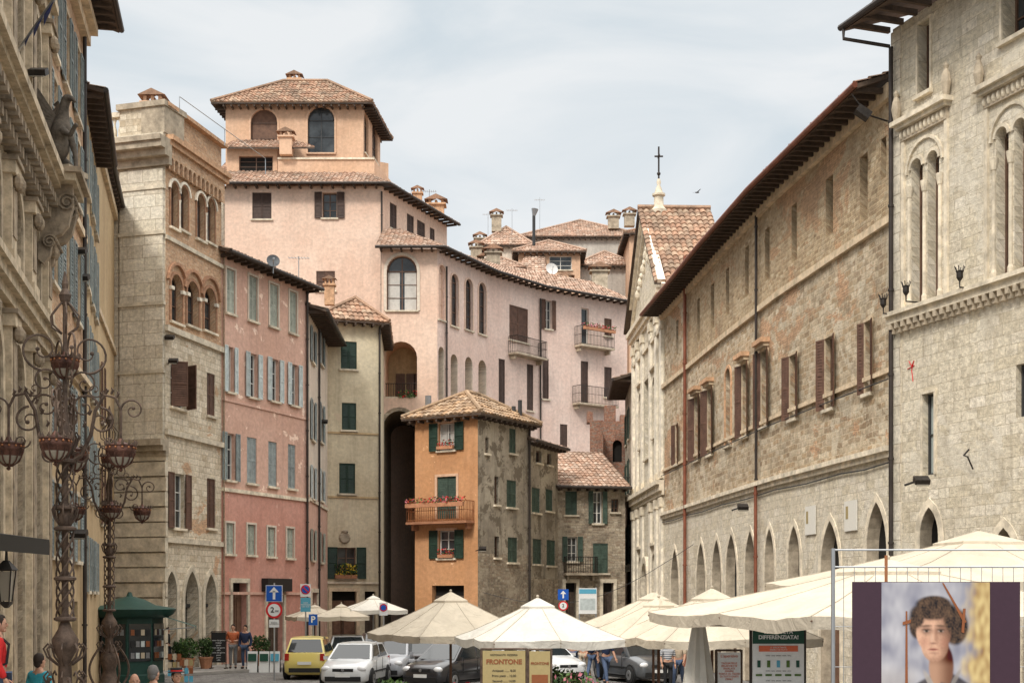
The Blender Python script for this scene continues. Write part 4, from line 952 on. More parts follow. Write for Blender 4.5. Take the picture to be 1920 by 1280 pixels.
mb=T.mb('wall');mb.face([(*f.A,0),(f.A.x+8,f.A.y+2,0),(f.A.x+8,f.A.y+2,17.9),(*f.A,17.9)],'travertine',[(0,0),(8,0),(8,19),(0,19)])
finish(T)
# ============================================================ ground
g=MB();g.face([(-900,-60,0),(900,-60,0),(900,1500,0),(-900,1500,0)],'cobbles',[(-900,-60),(900,-60),(900,1500),(-900,1500)]);structure('ground',g)
g=MB();pv=[(X(213,55.7)+.3,50),(X(310,55),51.2),(X(560,60),57.8),(-9.2,66.5),(X(578,67),67.2),(X(415,60),60.2),(X(310,55),55.1),(X(213,55.7),55.8)]
g.face([(x,y,.12) for x,y in pv],'paving',pv)
for a,b in zip(pv,pv[1:]+pv[:1]): g.face([(*a,0),(*b,0),(*b,.12),(*a,.12)],'paving',[(0,0),(1,0),(1,.12),(0,.12)])
structure('pavement',g)
T=Thing('stone_steps','broad stone steps at the foot of the palace','steps',(X(10,20),20,0),world=True);m=MB()
for i in range(6): m.box((-8.5-i*.35,22,.08+i*.16),(4.2,11,.16-.004*i),'limestone',.0)
T.part('step',m)
# ============================================================ street objects
def text(T,s,size,p,mat,parent=None,rz=0,align='CENTER',bold=0):
    c=bpy.data.curves.new('t','FONT');c.body=s;c.size=size;c.align_x=align;c.align_y='CENTER';c.extrude=.002;c.offset=bold
    o=bpy.data.objects.new('t',c);COL.objects.link(o);bpy.context.view_layer.update()
    me=bpy.data.meshes.new_from_object(o);bpy.data.objects.remove(o)
    me.transform(Matrix.Translation(Vector(p))@Matrix.Rotation(rz,4,'Z')@Matrix.Rotation(pi/2,4,'X'));me.materials.clear();me.materials.append(M[mat])
    q=bpy.data.objects.new('lettering',me);COL.objects.link(q);q.parent=parent or T.e;return q
def umbrella(px,d,w,zr,zt,rz,label,mat='canvas',tilt=0,n=8,valance=.18):
    T=Thing('parasol',label,'parasol',(X(px,d),d,0),rz,'market parasols in the square')
    m=MB();S=10;K=64;seg_=K//n
    rad_=[ (math.sqrt(2) if k%2==0 else 1.0) for k in range(n)]
    def P(t,k):
        i=k//seg_;fr=(k%seg_)/seg_
        a0=2*pi*i/n+pi/4;a1=2*pi*(i+1)/n+pi/4
        p0=Vector((math.cos(a0),math.sin(a0),0))*rad_[i%n];p1=Vector((math.cos(a1),math.sin(a1),0))*rad_[(i+1)%n]
        h=p0.lerp(p1,fr)*(w/2)*t
        dn=math.sin(pi*fr);h*=1-.02*dn*t
        wv=mnoise.noise(Vector((h.x*1.6+px,h.y*1.6,0)))*.03*t
        z=zt-(zt-zr)*t-(.03*dn*t*t+.03*math.sin(pi*t))*w/3+wv
        return Vector((h.x,h.y,z))
    G=[[P(i/S,k) for k in range(K)] for i in range(S+1)]
    for i in range(1,S):
        for k in range(K):
            j=(k+1)%K;m.face([G[i][k],G[i+1][k],G[i+1][j],G[i][j]],mat)
    V=[]
    for k in range(K):
        sc_=.5-.5*math.cos(2*pi*(k%seg_)/seg_);V.append(G[S][k]*.992+Vector((0,0,-valance*(.88+.12*sc_)+G[S][k].z*.008)))
    for k in range(K):
        j=(k+1)%K;m.face([G[S][k],V[k],V[j],G[S][j]],mat)
    c=T.part('canopy',m,smooth=22)
    m=MB()
    for k in range(n):
        m.tube([G[i][k*seg_]+Vector((0,0,.004)) for i in range(1,S+1)]+[V[k*seg_]],.008,'canvas_seam',5)
    T.part('seam',m,c)
    m=MB();q=[G[2][k]*1.0+Vector((0,0,.05)) for k in range(K)]
    for k in range(K):
        j=(k+1)%K;m.face([q[k],q[j],Vector((0,0,zt+.06))],mat);m.face([q[k],q[j],q[j]-Vector((0,0,.05)),q[k]-Vector((0,0,.05))],mat)
    m.ball((0,0,zt+.08),.035,'canvas_seam',8,5);T.part('vent_cap',m,c,smooth=22)
    m=MB();m.tube([(0,0,0),(0,0,zt)],.035,'wood_brown' if mat=='canvas' else 'steel',8);m.box((0,0,.05),(.7,.7,.1),'limestone_dark');T.part('pole',m)
    m=MB()
    for k in range(n):
        e=G[S][k*seg_];m.tube([(0,0,zt-.12),e*1.0+Vector((0,0,-.06))],.014,'wood_brown',4);m.tube([(0,0,zr-.15),Vector((e.x*.5,e.y*.5,(zt+zr)/2-.12))],.012,'wood_brown',4)
    T.part('ribs',m);return T
umbrella(1008,30,2.9,2.12,2.95,.32,'off-white square parasol over cafe tables','canvas_white')
umbrella(845,35,3.2,2.1,3.1,.5,'cream square parasol beside parked cars')
umbrella(1225,37,3.1,2.25,3.1,.4,'cream square parasol behind others')
umbrella(1335,30,3.5,2.15,3.15,.25,'cream square parasol beside notice board')
umbrella(1235,31.5,2.5,2.15,2.95,.7,'cream square parasol between larger ones')
umbrella(1665,20,5.3,2.78,3.5,.28,'very large cream market parasol','canvas')
umbrella(1835,26,6.2,3.3,4.2,.15,'large cream market parasol with peaked top','canvas')
umbrella(700,58,2.4,2.5,3.05,.3,'white parasol outside corner cafe','canvas_white')
umbrella(640,57,2.3,2.25,2.7,.1,'beige parasol outside corner cafe','canvas')
umbrella(590,60,2.1,2.2,2.65,.4,'beige parasol outside corner cafe','canvas')
T=Thing('folded_parasol','tall white folded parasol','parasol',(X(1310,22),22,0));m=MB();K=16;rg=[]
for z,r in ((2.78,.03),(2.6,.08),(2.3,.12),(1.9,.17),(1.5,.22),(1.1,.24)):
    rg.append([Vector((r*(1+.3*(k%2))*math.cos(2*pi*k/K),r*(1+.3*(k%2))*math.sin(2*pi*k/K),z)) for k in range(K)])
for a,b in zip(rg,rg[1:]):
    for k in range(K): m.face([a[k],b[k],b[(k+1)%K],a[(k+1)%K]],'canvas_white')
T.part('canopy',m);m=MB();m.tube([(0,0,0),(0,0,2.85)],.03,'steel',8);m.box((0,0,.05),(.6,.6,.1),'limestone_dark');T.part('pole',m)
# cars
def car(px,d,rz,paint,label,w=.84,hh=1.47):
    T=Thing('parked_car',label,'car',(X(px,d),d,0),rz,'cars parked in the square')
    S=[(-1.93,.27,.58,.60),(-1.88,.2,.68,.72),(-1.7,.18,.76,.8),(-1.4,.18,.84,.83),(-.95,.18,.93,.84),(0,.18,.95,.85),(1.2,.18,.98,.84),(1.7,.18,.98,.81),(1.85,.2,.95,.78),(1.92,.3,.7,.72)]
    m=MB();rg=[]
    for y,zl,zb,hw in S:
        hw*=w/.84
        half=[(hw*.8,zl),(hw*.98,zl+.1),(hw,(zl+zb)/2),(hw*.97,zb-.1),(hw*.88,zb),(hw*.45,zb+.035)]
        ring=[Vector((x,y,z)) for x,z in half]+[Vector((-x,y,z)) for x,z in half[::-1]]
        rg.append(ring)
    for a,b in zip(rg,rg[1:]):
        for k in range(12): m.face([a[k],a[(k+1)%12],b[(k+1)%12],b[k]],paint)
    m.face(rg[0][::-1],paint);m.face(rg[-1],paint)
    cb=[(-1.0,.74,.92),(1.78,.74,.95)];rf=[(-.22,.58,hh),(1.4,.6,hh)]
    q=w/.84
    def cp(s,k,t):
        yb=cb[0][0]+(cb[1][0]-cb[0][0])*k;yt=rf[0][0]+(rf[1][0]-rf[0][0])*k
        xb=.76*q;xt=.6*q;zb=.92+.03*k;zt=hh-(.03*abs(k-.5)*2)
        return Vector((s*(xb+(xt-xb)*t),yb+(yt-yb)*t,zb+(zt-zb)*t))
    ks=[0,.12,.45,.5,.86,1]
    for s_ in (-1,1):
        for a,b in zip(ks,ks[1:]): m.face([cp(s_,a,0),cp(s_,b,0),cp(s_,b,1),cp(s_,a,1)],paint)
    m.face([cp(-1,0,0),cp(1,0,0),cp(1,0,1),cp(-1,0,1)],paint);m.face([cp(1,1,0),cp(-1,1,0),cp(-1,1,1),cp(1,1,1)],paint)
    cz=Vector((0,0,.04));N_=6
    for i in range(N_):
        a,b=i/N_,(i+1)/N_
        for j in range(4):
            c0,c1=j/4,(j+1)/4;g_=lambda k,c:(cp(-1,k,1)*(1-c)+cp(1,k,1)*c)+cz*math.sin(pi*k)**.5*math.sin(pi*c) if 0<k<1 and 0<c<1 else cp(-1,k,1)*(1-c)+cp(1,k,1)*c
            m.face([g_(a,c0),g_(a,c1),g_(b,c1),g_(b,c0)],paint)
    m.box((0,-1.93,.33),(1.2*q,.06,.16),'board_black');m.box((0,-1.91,.62),(.7*q,.05,.1),'board_black');m.box((0,1.93,.36),(1.2*q,.06,.16),'board_black')
    m.box((0,0,.2),(1.6*q,3.3,.08),'board_black');m.tube([(0,-1.972,.63),(0,-1.945,.63)],.05,'steel',10)
    for sx in(-1,1):
        m.box((sx*.86*q,-.8,.98),(.14,.1,.11),paint);m.box((sx*.858*q,.1,.55),(.012,2.2,.05),'board_black');m.box((sx*.852*q,.32,.72),(.012,.015,.5),'board_black');m.box((sx*.852*q,-.62,.72),(.012,.015,.45),'board_black')
        for y in (-1.24,1.22): m.tube([(sx*.77*q,y,.32),(sx*.853*q,y,.32)],.36,'board_black',16)
    T.part('body',m,smooth=True)
    def glass(name,pts):
        c=sum(pts,Vector())/len(pts);n=(pts[1]-pts[0]).cross(pts[2]-pts[0]).normalized()
        if n.dot(c-Vector((0,.3,.9)))<0:n=-n
        m=MB();P=[c+(p-c)*.9+n*.012 for p in pts];m.face(P,'car_glass');
        for a,b in zip(P,P[1:]+P[:1]): m.face([a,b,b-n*.02,a-n*.02],'board_black')
        T.part(name,m)
    glass('windscreen',[cp(-1,0,.02),cp(1,0,.02),cp(1,0,.98),cp(-1,0,.98)]);glass('rear_window',[cp(-1,1,.05),cp(1,1,.05),cp(1,1,.95),cp(-1,1,.95)])
    for s_ in (-1,1):
        glass('side_window',[cp(s_,.06,.05),cp(s_,.5,.05),cp(s_,.48,.92),cp(s_,.06,.92)]);glass('side_window',[cp(s_,.5,.05),cp(s_,.93,.08),cp(s_,.93,.9),cp(s_,.52,.92)])
        m=MB();m.ball((s_*.6*q,-1.82,.66),(.17,.12,.1),'lamp_clear',10,6);T.part('headlight',m,smooth=True)
        m=MB();m.box((s_*.68*q,1.88,.84),(.16,.1,.26),'lamp_red');T.part('tail_light',m)
        for y in (-1.24,1.22):
            c=Vector((s_*.79*q,y,.3));wh=bpy.data.objects.new('wheel',None);COL.objects.link(wh);wh.parent=T.e
            m=MB();m.tube([c+Vector((-.11,0,0)),c+Vector((-.09,0,0)),c+Vector((.09,0,0)),c+Vector((.11,0,0))],[.26,.3,.3,.26],'tyre',20);T.part('tyre',m,wh,smooth=True)
            m=MB();m.tube([c+Vector((s_*.1,0,0)),c+Vector((s_*.118,0,0))],[.19,.17],'steel',14)
            m.tube([c+Vector((s_*.11,0,0)),c+Vector((s_*.125,0,0))],.05,'board_black',10);T.part('rim',m,wh)
    for y in (-1.965,1.965):
        m=MB();m.box((0,y,.45 if y<0 else .62),(.5,.02,.11),'plate');T.part('number_plate',m)
    return T
car(585,52.5,pi,'paint_yellow','bright yellow hatchback seen from behind',.80,1.55)
car(652,56.5,.15,'paint_white','white hatchback parked in a row')
car(668,47.5,-.12,'paint_white','white hatchback at the end of the row')
car(738,51.5,-.15,'paint_silver','silver hatchback parked nose out')
car(712,60,.2,'paint_dark_grey','dark grey car parked in the second row')
car(765,58.5,.1,'paint_blue','dark blue car in the second row')
car(800,52,-.1,'paint_black','black hatchback parked nose out')
car(846,47,-.5,'paint_black','black hatchback beside the menu boards')
car(825,59,.2,'paint_white','white car in the second row')
car(882,54,.1,'paint_silver','silver car in the middle of the row')
car(935,54,.2,'paint_black','black car beneath the parasols')
car(1015,50,.5,'paint_white','white car beneath the parasols')
car(1190,50,.4,'paint_dark_grey','dark grey car beside pedestrians')
car(1225,56,.1,'paint_black','black car behind pedestrians')
# signs
def pole(T,h,x=0,y=0.03): m=MB();m.tube([(x,y,0),(x,y,h)],.03,'steel',8);T.part('pole',m)
def disc(m,x,z,r,mat,y=0,n=24,dy=.012): m.tube([(x,y,z),(x,y-dy,z)],r,mat,n)
T=Thing('traffic_sign','blue straight-ahead arrow sign above round red-ringed limit sign','traffic sign',(X(514,50),50,0));zz=lambda y,d=50:Z(y,d)
pole(T,zz(1092));m=MB();m.box((0,0,zz(1112)),(.6,.02,.6),'sign_white');m.box((0,-.014,zz(1112)),(.56,.012,.56),'sign_blue');z=zz(1112);m.box((0,-.024,z-.06),(.09,.008,.3),'sign_white');m.face([(-.17,-.028,z+.05),(.17,-.028,z+.05),(0,-.028,z+.24)],'sign_white');T.part('arrow_plate',m)
m=MB();z=zz(1143);disc(m,0,z,.3,'sign_red');disc(m,0,z,.225,'sign_white',-.012,dy=.006);p=T.part('limit_plate',m);text(T,'2',.27,(-.06,-.022,z),'ink',p,bold=.006);text(T,'mt',.12,(.1,-.022,z-.03),'ink',p,bold=.003)
m=MB();m.box((0,0,zz(1168)),(.36,.02,.28),'sign_white');p=T.part('notice_plate',m);text(T,'ECCETTO\nAUTORIZZATI',.05,(0,-.014,zz(1168)),'ink',p)
T=Thing('traffic_sign','no-parking disc above blue pay-parking panel','traffic sign',(X(573,55),55,0));pole(T,Z(1092,55));m=MB();z=Z(1106,55)
m.box((0,0,z),(.42,.02,.5),'sign_white');disc(m,0,z+.03,.19,'sign_red',-.012);disc(m,0,z+.03,.145,'sign_blue',-.026,dy=.006);m.box((0,-.036,z+.03),(.34,.006,.045),'sign_red',ax=Matrix.Rotation(pi/4,3,'Y'));T.part('no_parking_plate',m)
m=MB();z=Z(1133,55);m.box((0,0,z),(.4,.02,.56),'cyan_sign');p=T.part('information_plate',m);text(T,'AREA\nPEDONALE\nORE 0-24',.075,(0,-.014,z),'sign_white',p)
T=Thing('parking_sign','small blue parking sign with white letter','traffic sign',(X(587,53),53,0));pole(T,Z(1150,53));m=MB();z=Z(1161,53);m.box((0,0,z),(.34,.02,.42),'sign_blue');p=T.part('plate',m);text(T,'P',.34,(0,-.014,z),'sign_white',p,bold=.008)
T=Thing('traffic_sign','blue arrow sign above small red-ringed disc','traffic sign',(X(1056,62),62,0));pole(T,Z(1104,62));m=MB();z=Z(1114,62);m.box((0,0,z),(.48,.02,.48),'sign_blue');m.box((0,-.014,z-.05),(.07,.008,.22),'sign_white');m.face([(-.13,-.02,z+.03),(.13,-.02,z+.03),(0,-.02,z+.18)],'sign_white');T.part('arrow_plate',m)
m=MB();z=Z(1135,62);disc(m,0,z,.22,'sign_red');disc(m,0,z,.16,'sign_white',-.012,dy=.006);p=T.part('limit_plate',m);text(T,'2',.2,(-.0,-.022,z),'ink',p,bold=.006)
T=Thing('traffic_sign','no-parking disc on white panel','traffic sign',(X(719,50),50,0));pole(T,Z(1130,50));m=MB();z=Z(1141,50);m.box((0,0,z),(.3,.02,.46),'sign_white');disc(m,0,z+.05,.14,'sign_red',-.012);disc(m,0,z+.05,.1,'sign_blue',-.026,dy=.006);T.part('no_parking_plate',m)
T=Thing('information_board','pale blue and white tourist information board on posts','sign',(X(1102,60),60,0));m=MB()
for x in(-.36,.36): m.tube([(x,.03,0),(x,.03,Z(1100,60))],.03,'steel',6)
T.part('post',m);m=MB();m.box((0,0,(Z(1102,60)+Z(1150,60))/2),(.78,.03,Z(1102,60)-Z(1150,60)),'sign_white');m.box((0,-.018,Z(1108,60)),(.74,.006,.2),'cyan_sign');m.box((0,-.018,Z(1132,60)),(.66,.006,.5),'shutter_blue');T.part('panel',m)
def board(px,d,w,ztop,zbot,mat,label,frame='steel',rz=0):
    T=Thing('notice_board',label,'board',(X(px,d),d,0),rz);m=MB()
    for x in(-w/2-.02,w/2+.02): m.tube([(x,.03,0),(x,.03,ztop+.04)],.022,frame,6);m.box((x,.03,.02),(.08,.5,.04),frame)
    m.tube([(-w/2-.02,.03,ztop+.03),(w/2+.02,.03,ztop+.03)],.02,frame,6);T.part('frame',m)
    m=MB();m.box((0,0,(ztop+zbot)/2),(w,.03,ztop-zbot),mat);T.panel=T.part('panel',m);return T
d=24;T=board(945,d,.74,Z(1219,d),.5,'board_yellow','mustard menu board lettered with restaurant name','iron_patina');zc=Z(1240,d)
text(T,'FRONTONE',.115,(0,-.02,zc),'poster_strap',T.panel,bold=.004);text(T,'RISTORANTE  PIZZERIA',.045,(0,-.02,zc+.12),'ink',T.panel)
for i in range(8): text(T,['Antipasti ....... 8,00','Primi piatti .. 10,00','Secondi ...... 14,00','Pizza ........... 7,50'][i%4],.055,(-.0,-.02,zc-.15-i*.09),'ink',T.panel)
T=board(1012,d,.36,Z(1220,d),.5,'board_yellow','narrow mustard menu board beside the larger one','iron_patina');text(T,'FRONTONE',.058,(0,-.02,Z(1243,d)),'poster_strap',T.panel,bold=.002);m=MB();m.box((0,-.02,Z(1280,d)),(.28,.008,.3),'poster_strap');T.part('picture',m,T.panel)
d=20;T=board(1459,d,.74,Z(1163,d),.7,'sign_white','recycling notice board with dark green header','gutter_dark');top=Z(1163,d)
m=MB();m.box((0,-.02,top-.165),(.74,.01,.33),'board_green');m.box((0,-.02,top-.40),(.56,.014,.085),'board_orange')
for i,mt in enumerate(('board_green','leaf_light','cyan_sign','leaf_light','board_green')):
    m.box((-.28+i*.14,-.02,top-.62),(.045,.01,.1),mt);m.box((-.28+i*.14,-.02,top-.78),(.09,.01,.03),'leaf_light')
T.part('print',m,T.panel);text(T,'CHIAMA ALLA\nRACCOLTA\nDIFFERENZIATA!',.078,(.0,-.03,top-.16),'sign_white',T.panel,bold=.002);text(T,"E' IMPORTANTE\nESSERCI DI TUTTI",.032,(0,-.03,top-.40),'sign_white',T.panel)
for i in (0,1,2): text(T,'umido   carta   plastica   vetro   secco',.024,(0,-.03,[top-.5,top-.72,top-.86][i]),'ink',T.panel)
d=22;T=board(1367,d,.36,Z(1222,d),.6,'sign_white','white drinks menu panel with orange lettering','iron_patina');top=Z(1222,d)
text(T,'L\'aperitivo',.065,(0,-.02,top-.06),'board_orange',T.panel);text(T,'TAGLIATELLE\nBRUSCHETTE\nINSALATE\nPANINI\nTORTA AL TESTO\nDI TUTTI GUSTI\nMENU\'',.042,(0,-.02,top-.3),'board_orange',T.panel)
T=board(410,56.5,.55,Z(1190,56.5),.25,'board_black','black chalkboard menu on the pavement','wood_dark');T.e.location.z=.12
for i in range(9): text(T,R.choice(['pranzo','panini','insalate','caffe','menu del giorno']),.08,(0,-.02,1.15-i*.1),'sign_white',T.panel)
for px in (474,496,516):
    T=Thing('sandwich_board','small white printed sandwich board on pavement','board',(X(px,56),56,.0),0,'sandwich boards on the pavement');m=MB();ax=Matrix.Rotation(-.16,3,'X');m.box((0,-.1,.42),(.4,.02,.86),'sign_white',ax=ax);m.box((0,.1,.42),(.4,.02,.86),'board_black',ax=Matrix.Rotation(.16,3,'X'));T.part('panel',m)
    m=MB();m.box((0,-.13,.6),(.34,.01,.3),'board_green' if px<500 else 'cyan_sign',ax=ax);T.part('print',m)
# portrait poster on mesh stand
d=12;T=Thing('poster_stand','large portrait poster on galvanised mesh fence stand','poster',(X(1755,d),d,0));lx=lambda px:X(px,d)-X(1755,d);lz=lambda py:Z(py,d)
m=MB()
for px in (1565,1945): m.tube([(lx(px),.06,0),(lx(px),.06,lz(1027))],.018,'steel',8);m.box((lx(px),.06,.04),(.12,.9,.08),'limestone_dark')
for yy in (1030,1062): m.tube([(lx(1565),.06,lz(yy)),(lx(1945),.06,lz(yy))],.009,'steel',6)
m.tube([(lx(1665),.06,0),(lx(1665),.06,lz(1040))],.014,'rust',8)
for i in range(20): x=lx(1565)+i*(lx(1945)-lx(1565))/19;m.tube([(x,.06,.3),(x,.06,lz(1062)),],.003,'steel',4)
for i in range(8): m.tube([(lx(1565),.06,.3+i*.35),(lx(1945),.06,.3+i*.35)],.003,'steel',4)
T.part('mesh_frame',m)
m=MB();zt,zb=lz(1090),lz(1090)-2.0;m.box(((lx(1598)+lx(1912))/2,0,(zt+zb)/2),(lx(1912)-lx(1598),.02,zt-zb),'panel_purple');P_=T.part('panel',m)
def sst(a,b,x): t=min(max((x-a)/(b-a),0),1);return t*t*(3-2*t)
def mixc(a,b,t): return [a[i]+(b[i]-a[i])*t for i in range(3)]
def el(x,y,cx,cy,rx,ry,soft=.15,rot=0):
    dx,dy=x-cx,y-cy
    if rot: c_,s_=math.cos(rot),math.sin(rot);dx,dy=dx*c_+dy*s_,-dx*s_+dy*c_
    return 1-sst(1-soft,1+soft,math.hypot(dx/rx,dy/ry))
def paintcol(x,y):
    n1=mnoise.noise(Vector((x*.03,y*.03,1)));n2=mnoise.noise(Vector((x*.11,y*.05,4)));n3=mnoise.noise(Vector((x*.3,y*.25,9)))
    c=mixc((.22,.22,.27),(.42,.41,.44),.5+.9*n1+.25*n2)
    c=mixc(c,mixc((.3,.18,.07),(.54,.41,.19),.5+.9*n2+.4*n1),sst(1795,1835,x+25*n1+12*n2))
    c=mixc(c,(.44,.4,.37),sst(1235,1275,y)*.5*(1-sst(1700,1730,x)))
    sh=1258+abs(x-1762)**1.35*.13-(6 if x>1762 else 0)
    c=mixc(c,mixc((.035,.032,.04),(.1,.085,.09),.4+.8*n2),sst(sh-3,sh+5,y)*sst(1676,1692,x+(y-1290)*.3))
    hr=max(el(x,y,1752,1158,48,36,.12),el(x,y,1790,1174,24,34,.14),el(x,y,1750,1134,34,18,.15),el(x,y,1718,1170,14,26,.18))
    c=mixc(c,mixc((.022,.014,.012),(.12,.07,.042),.35+.7*n2+.6*n3),hr)
    nk=el(x,y,1764,1248,23,46,.1)*sst(1195,1210,y)
    c=mixc(c,mixc((.4,.23,.15),(.16,.07,.04),sst(1750,1782,x)+.5*(1-sst(1232,1250,y))),nk*(1-sst(sh+22,sh+30,y)))
    c=mixc(c,(.36,.32,.29),el(x,y,1742,1276,5,22,.3,-.5)*.8);c=mixc(c,(.26,.23,.21),el(x,y,1790,1272,4,20,.3,.5)*.7)
    fm=max(el(x,y,1750,1183,33,42,.06),el(x,y,1752,1206,26,34,.07));lit=1-sst(1750,1784,x+3*n2)*.76
    lit*=1-.35*sst(1222,1240,y);lit*=1-.3*(1-sst(1150,1168,y))
    sk=[.52*lit+.03,.31*lit**1.15+.015,.21*lit**1.25+.012];sk=[v*(1+.2*n2+.14*n3) for v in sk]
    ck=el(x,y,1732,1204,11,10,.9)*.35+el(x,y,1770,1204,9,10,.9)*.3;sk=mixc(sk,(.4,.16,.11),min(ck,.5))
    for cx in (1736,1763):
        sk=mixc(sk,(.14,.07,.05),el(x,y,cx,1181,10,7,.8)*.75);sk=mixc(sk,(.36,.29,.24),el(x,y,cx,1182.5,5.5,1.9,.5)*.6);sk=mixc(sk,(.03,.02,.015),el(x,y,cx+.5,1182,2.7,2.5,.5));sk=mixc(sk,(.05,.03,.02),el(x,y,cx,1179.6,7.2,1.3,.6)*.85)
        sk=mixc(sk,(.06,.035,.022),el(x,y,cx,1172.5,9.5,2.0,.7,.06 if cx>1750 else -.06)*.7)
    sk=mixc(sk,(.2,.09,.055),el(x,y,1754.5,1192,3.2,13,.8,-.08)*.55);sk=mixc(sk,(.12,.045,.03),el(x,y,1749,1205,5.5,2,.8)*.6);sk=mixc(sk,(.6,.41,.31),el(x,y,1746,1196,2.2,7,.8)*.4)
    sk=mixc(sk,(.3,.09,.065),el(x,y,1749,1216.5,8.5,2.5,.6)*.75);sk=mixc(sk,(.1,.03,.025),el(x,y,1749,1216,7.8,.9,.6)*.7);sk=mixc(sk,(.22,.1,.07),el(x,y,1750,1223.5,8,2,.8)*.45)
    c=mixc(c,sk,fm)
    fr=max(el(x,y,1745,1148,34,13,.3,.06),el(x,y,1722,1162,9,18,.4,.5),el(x,y,1779,1166,9,22,.4,-.35));c=mixc(c,mixc((.03,.018,.014),(.13,.075,.045),.3+.7*n2+.7*n3),fr)
    return [max(0,v) for v in c]
nx,ny=136,150;x0_,x1_=1652,1855;y0_,y1_=1091,1091+1.98*2600/12
ys=[y0_+(1300-y0_)*j/(ny-30) for j in range(ny-30)]+[1300+(y1_-1300)*j/29 for j in range(30)]
vs=[];cs=[];fsq=[]
for j,yy in enumerate(ys):
    for i in range(nx):
        xx=x0_+(x1_-x0_)*i/(nx-1);vs.append((lx(xx),-.014,lz(yy)));cs+=paintcol(xx,yy)+[1.0]
        if i<nx-1 and j<len(ys)-1: k=j*nx+i;fsq.append((k,k+1,k+nx+1,k+nx))
me=bpy.data.meshes.new('print');me.from_pydata(vs,[],fsq);ca=me.color_attributes.new('paint','FLOAT_COLOR','POINT');ca.data.foreach_set('color',cs);me.materials.append(M['poster_painting']);T.part('portrait_print',me,P_)
m=MB()
def pol(pts,mat,y): m.face([(lx(a),y,lz(b)) for a,b in pts],mat)
pol([(1697,1145),(1700,1145),(1701,1290),(1696,1290)],'poster_strap',-.02);pol([(1691,1165),(1707,1160),(1706,1167),(1691,1171)],'poster_strap',-.024);pol([(1765,1092),(1768,1092),(1811,1165),(1806,1168)],'poster_strap',-.02);pol([(1804,1140),(1809,1140),(1806,1186),(1801,1184)],'poster_strap',-.024)
T.part('painted_easel_strips',m,P_)
# kiosk
T=Thing('kiosk','dark green octagonal newspaper kiosk with awnings','kiosk',(X(243,49),49,0),.2);m=MB()
m.lathe([(1.2,0),(1.2,.3),(1.15,.35),(1.15,2.35)],(0,0,0),'kiosk_green',8);T.part('body',m)
m=MB();m.lathe([(1.3,2.3),(1.5,2.42),(1.62,2.6),(1.5,2.65),(.9,2.74),(.5,2.95),(.12,3.05),(.06,3.2)],(0,0,0),'kiosk_green',16);T.part('roof',m,smooth=True)
for k in range(8):
    a=2*pi*(k+.5)/8;n=Vector((math.cos(a),math.sin(a),0));c=n*1.09;m=MB();ax=Matrix.Rotation(a-pi/2,3,'Z')
    m.box(c+Vector((0,0,1.45)),(.78,.03,1.3),'car_glass',ax=ax)
    for i in range(12): m.box(c+n*.03+ax@Vector(((i%4-1.5)*.18,0,0))+Vector((0,0,1.0+.4*(i//4))),(.13,.02,.2),R.choice(['shutter_blue','beige_box','panel_purple','cloth_grey','poster_strap','board_black','sign_white']),ax=ax)
    T.part('display_window',m)
for sx in (-1,1):
    m=MB();m.face([(sx*1.2,-1.2,2.35),(sx*2.3,-1.5,2.0),(sx*2.3,.2,2.0),(sx*1.2,.3,2.35)],'kiosk_green');m.face([(sx*2.3,-1.5,2.0),(sx*2.3,.2,2.0),(sx*2.3,.2,1.86),(sx*2.3,-1.5,1.86)],'kiosk_green');m.tube([(sx*1.2,-1.2,1.9),(sx*2.25,-1.45,1.98)],.02,'steel',5);T.part('awning',m)
for k,(dx,hh_) in enumerate(((-1.7,1.3),(1.55,1.1),(1.95,.9))):
    T=Thing('newspaper_rack','small rack of newspapers and postcards by the kiosk','rack',(X(243,47.6)+dx,47.6,0),.1*k);m=MB();m.tube([(0,0,0),(0,0,hh_)],.03,'steel',6);m.box((0,0,.03),(.4,.4,.06),'steel');T.part('stand',m);m=MB()
    for i in range(9): m.box(((i%3-1)*.16,-.05,hh_-.12-.28*(i//3)),(.13,.03,.2),R.choice(['sign_white','beige_box','cyan_sign','poster_strap','board_yellow']))
    T.part('papers',m)
for px,d,r in ((352,55.5,.42),(386,56.5,.38),(335,56,.3),(488,59,.42)):
    T=Thing('potted_shrub','round clipped green shrub in a terracotta pot','plant',(X(px,d),d,.12),0,'potted shrubs by the palazzo');m=MB();m.lathe([(.2,0),(.28,.4),(.31,.42),(.31,.48)],(0,0,0),'terracotta',12);T.part('pot',m)
    m=MB();foliage(m,(0,0,.85),(r,r,r*1.05),900,.06,['leaf_dark','leaf_dark','leaf_light']);T.part('crown',m)
for px,d,pc in ((735,24,None),(865,23,'petal_red'),(1047,30,None),(1075,26,'petal_pink')):
    T=Thing('planter','leafy cafe planter with low greenery','plant',(X(px,d),d,0),0);m=MB();m.box((0,0,.45),(.9,.4,.9),'terracotta');T.part('trough',m);m=MB();foliage(m,(0,0,1.2 if d<28 else 1.1),(.5,.25,.4),600,.06,['leaf_dark','leaf_light','leaf_light']+([pc] if pc else []));T.part('foliage',m)
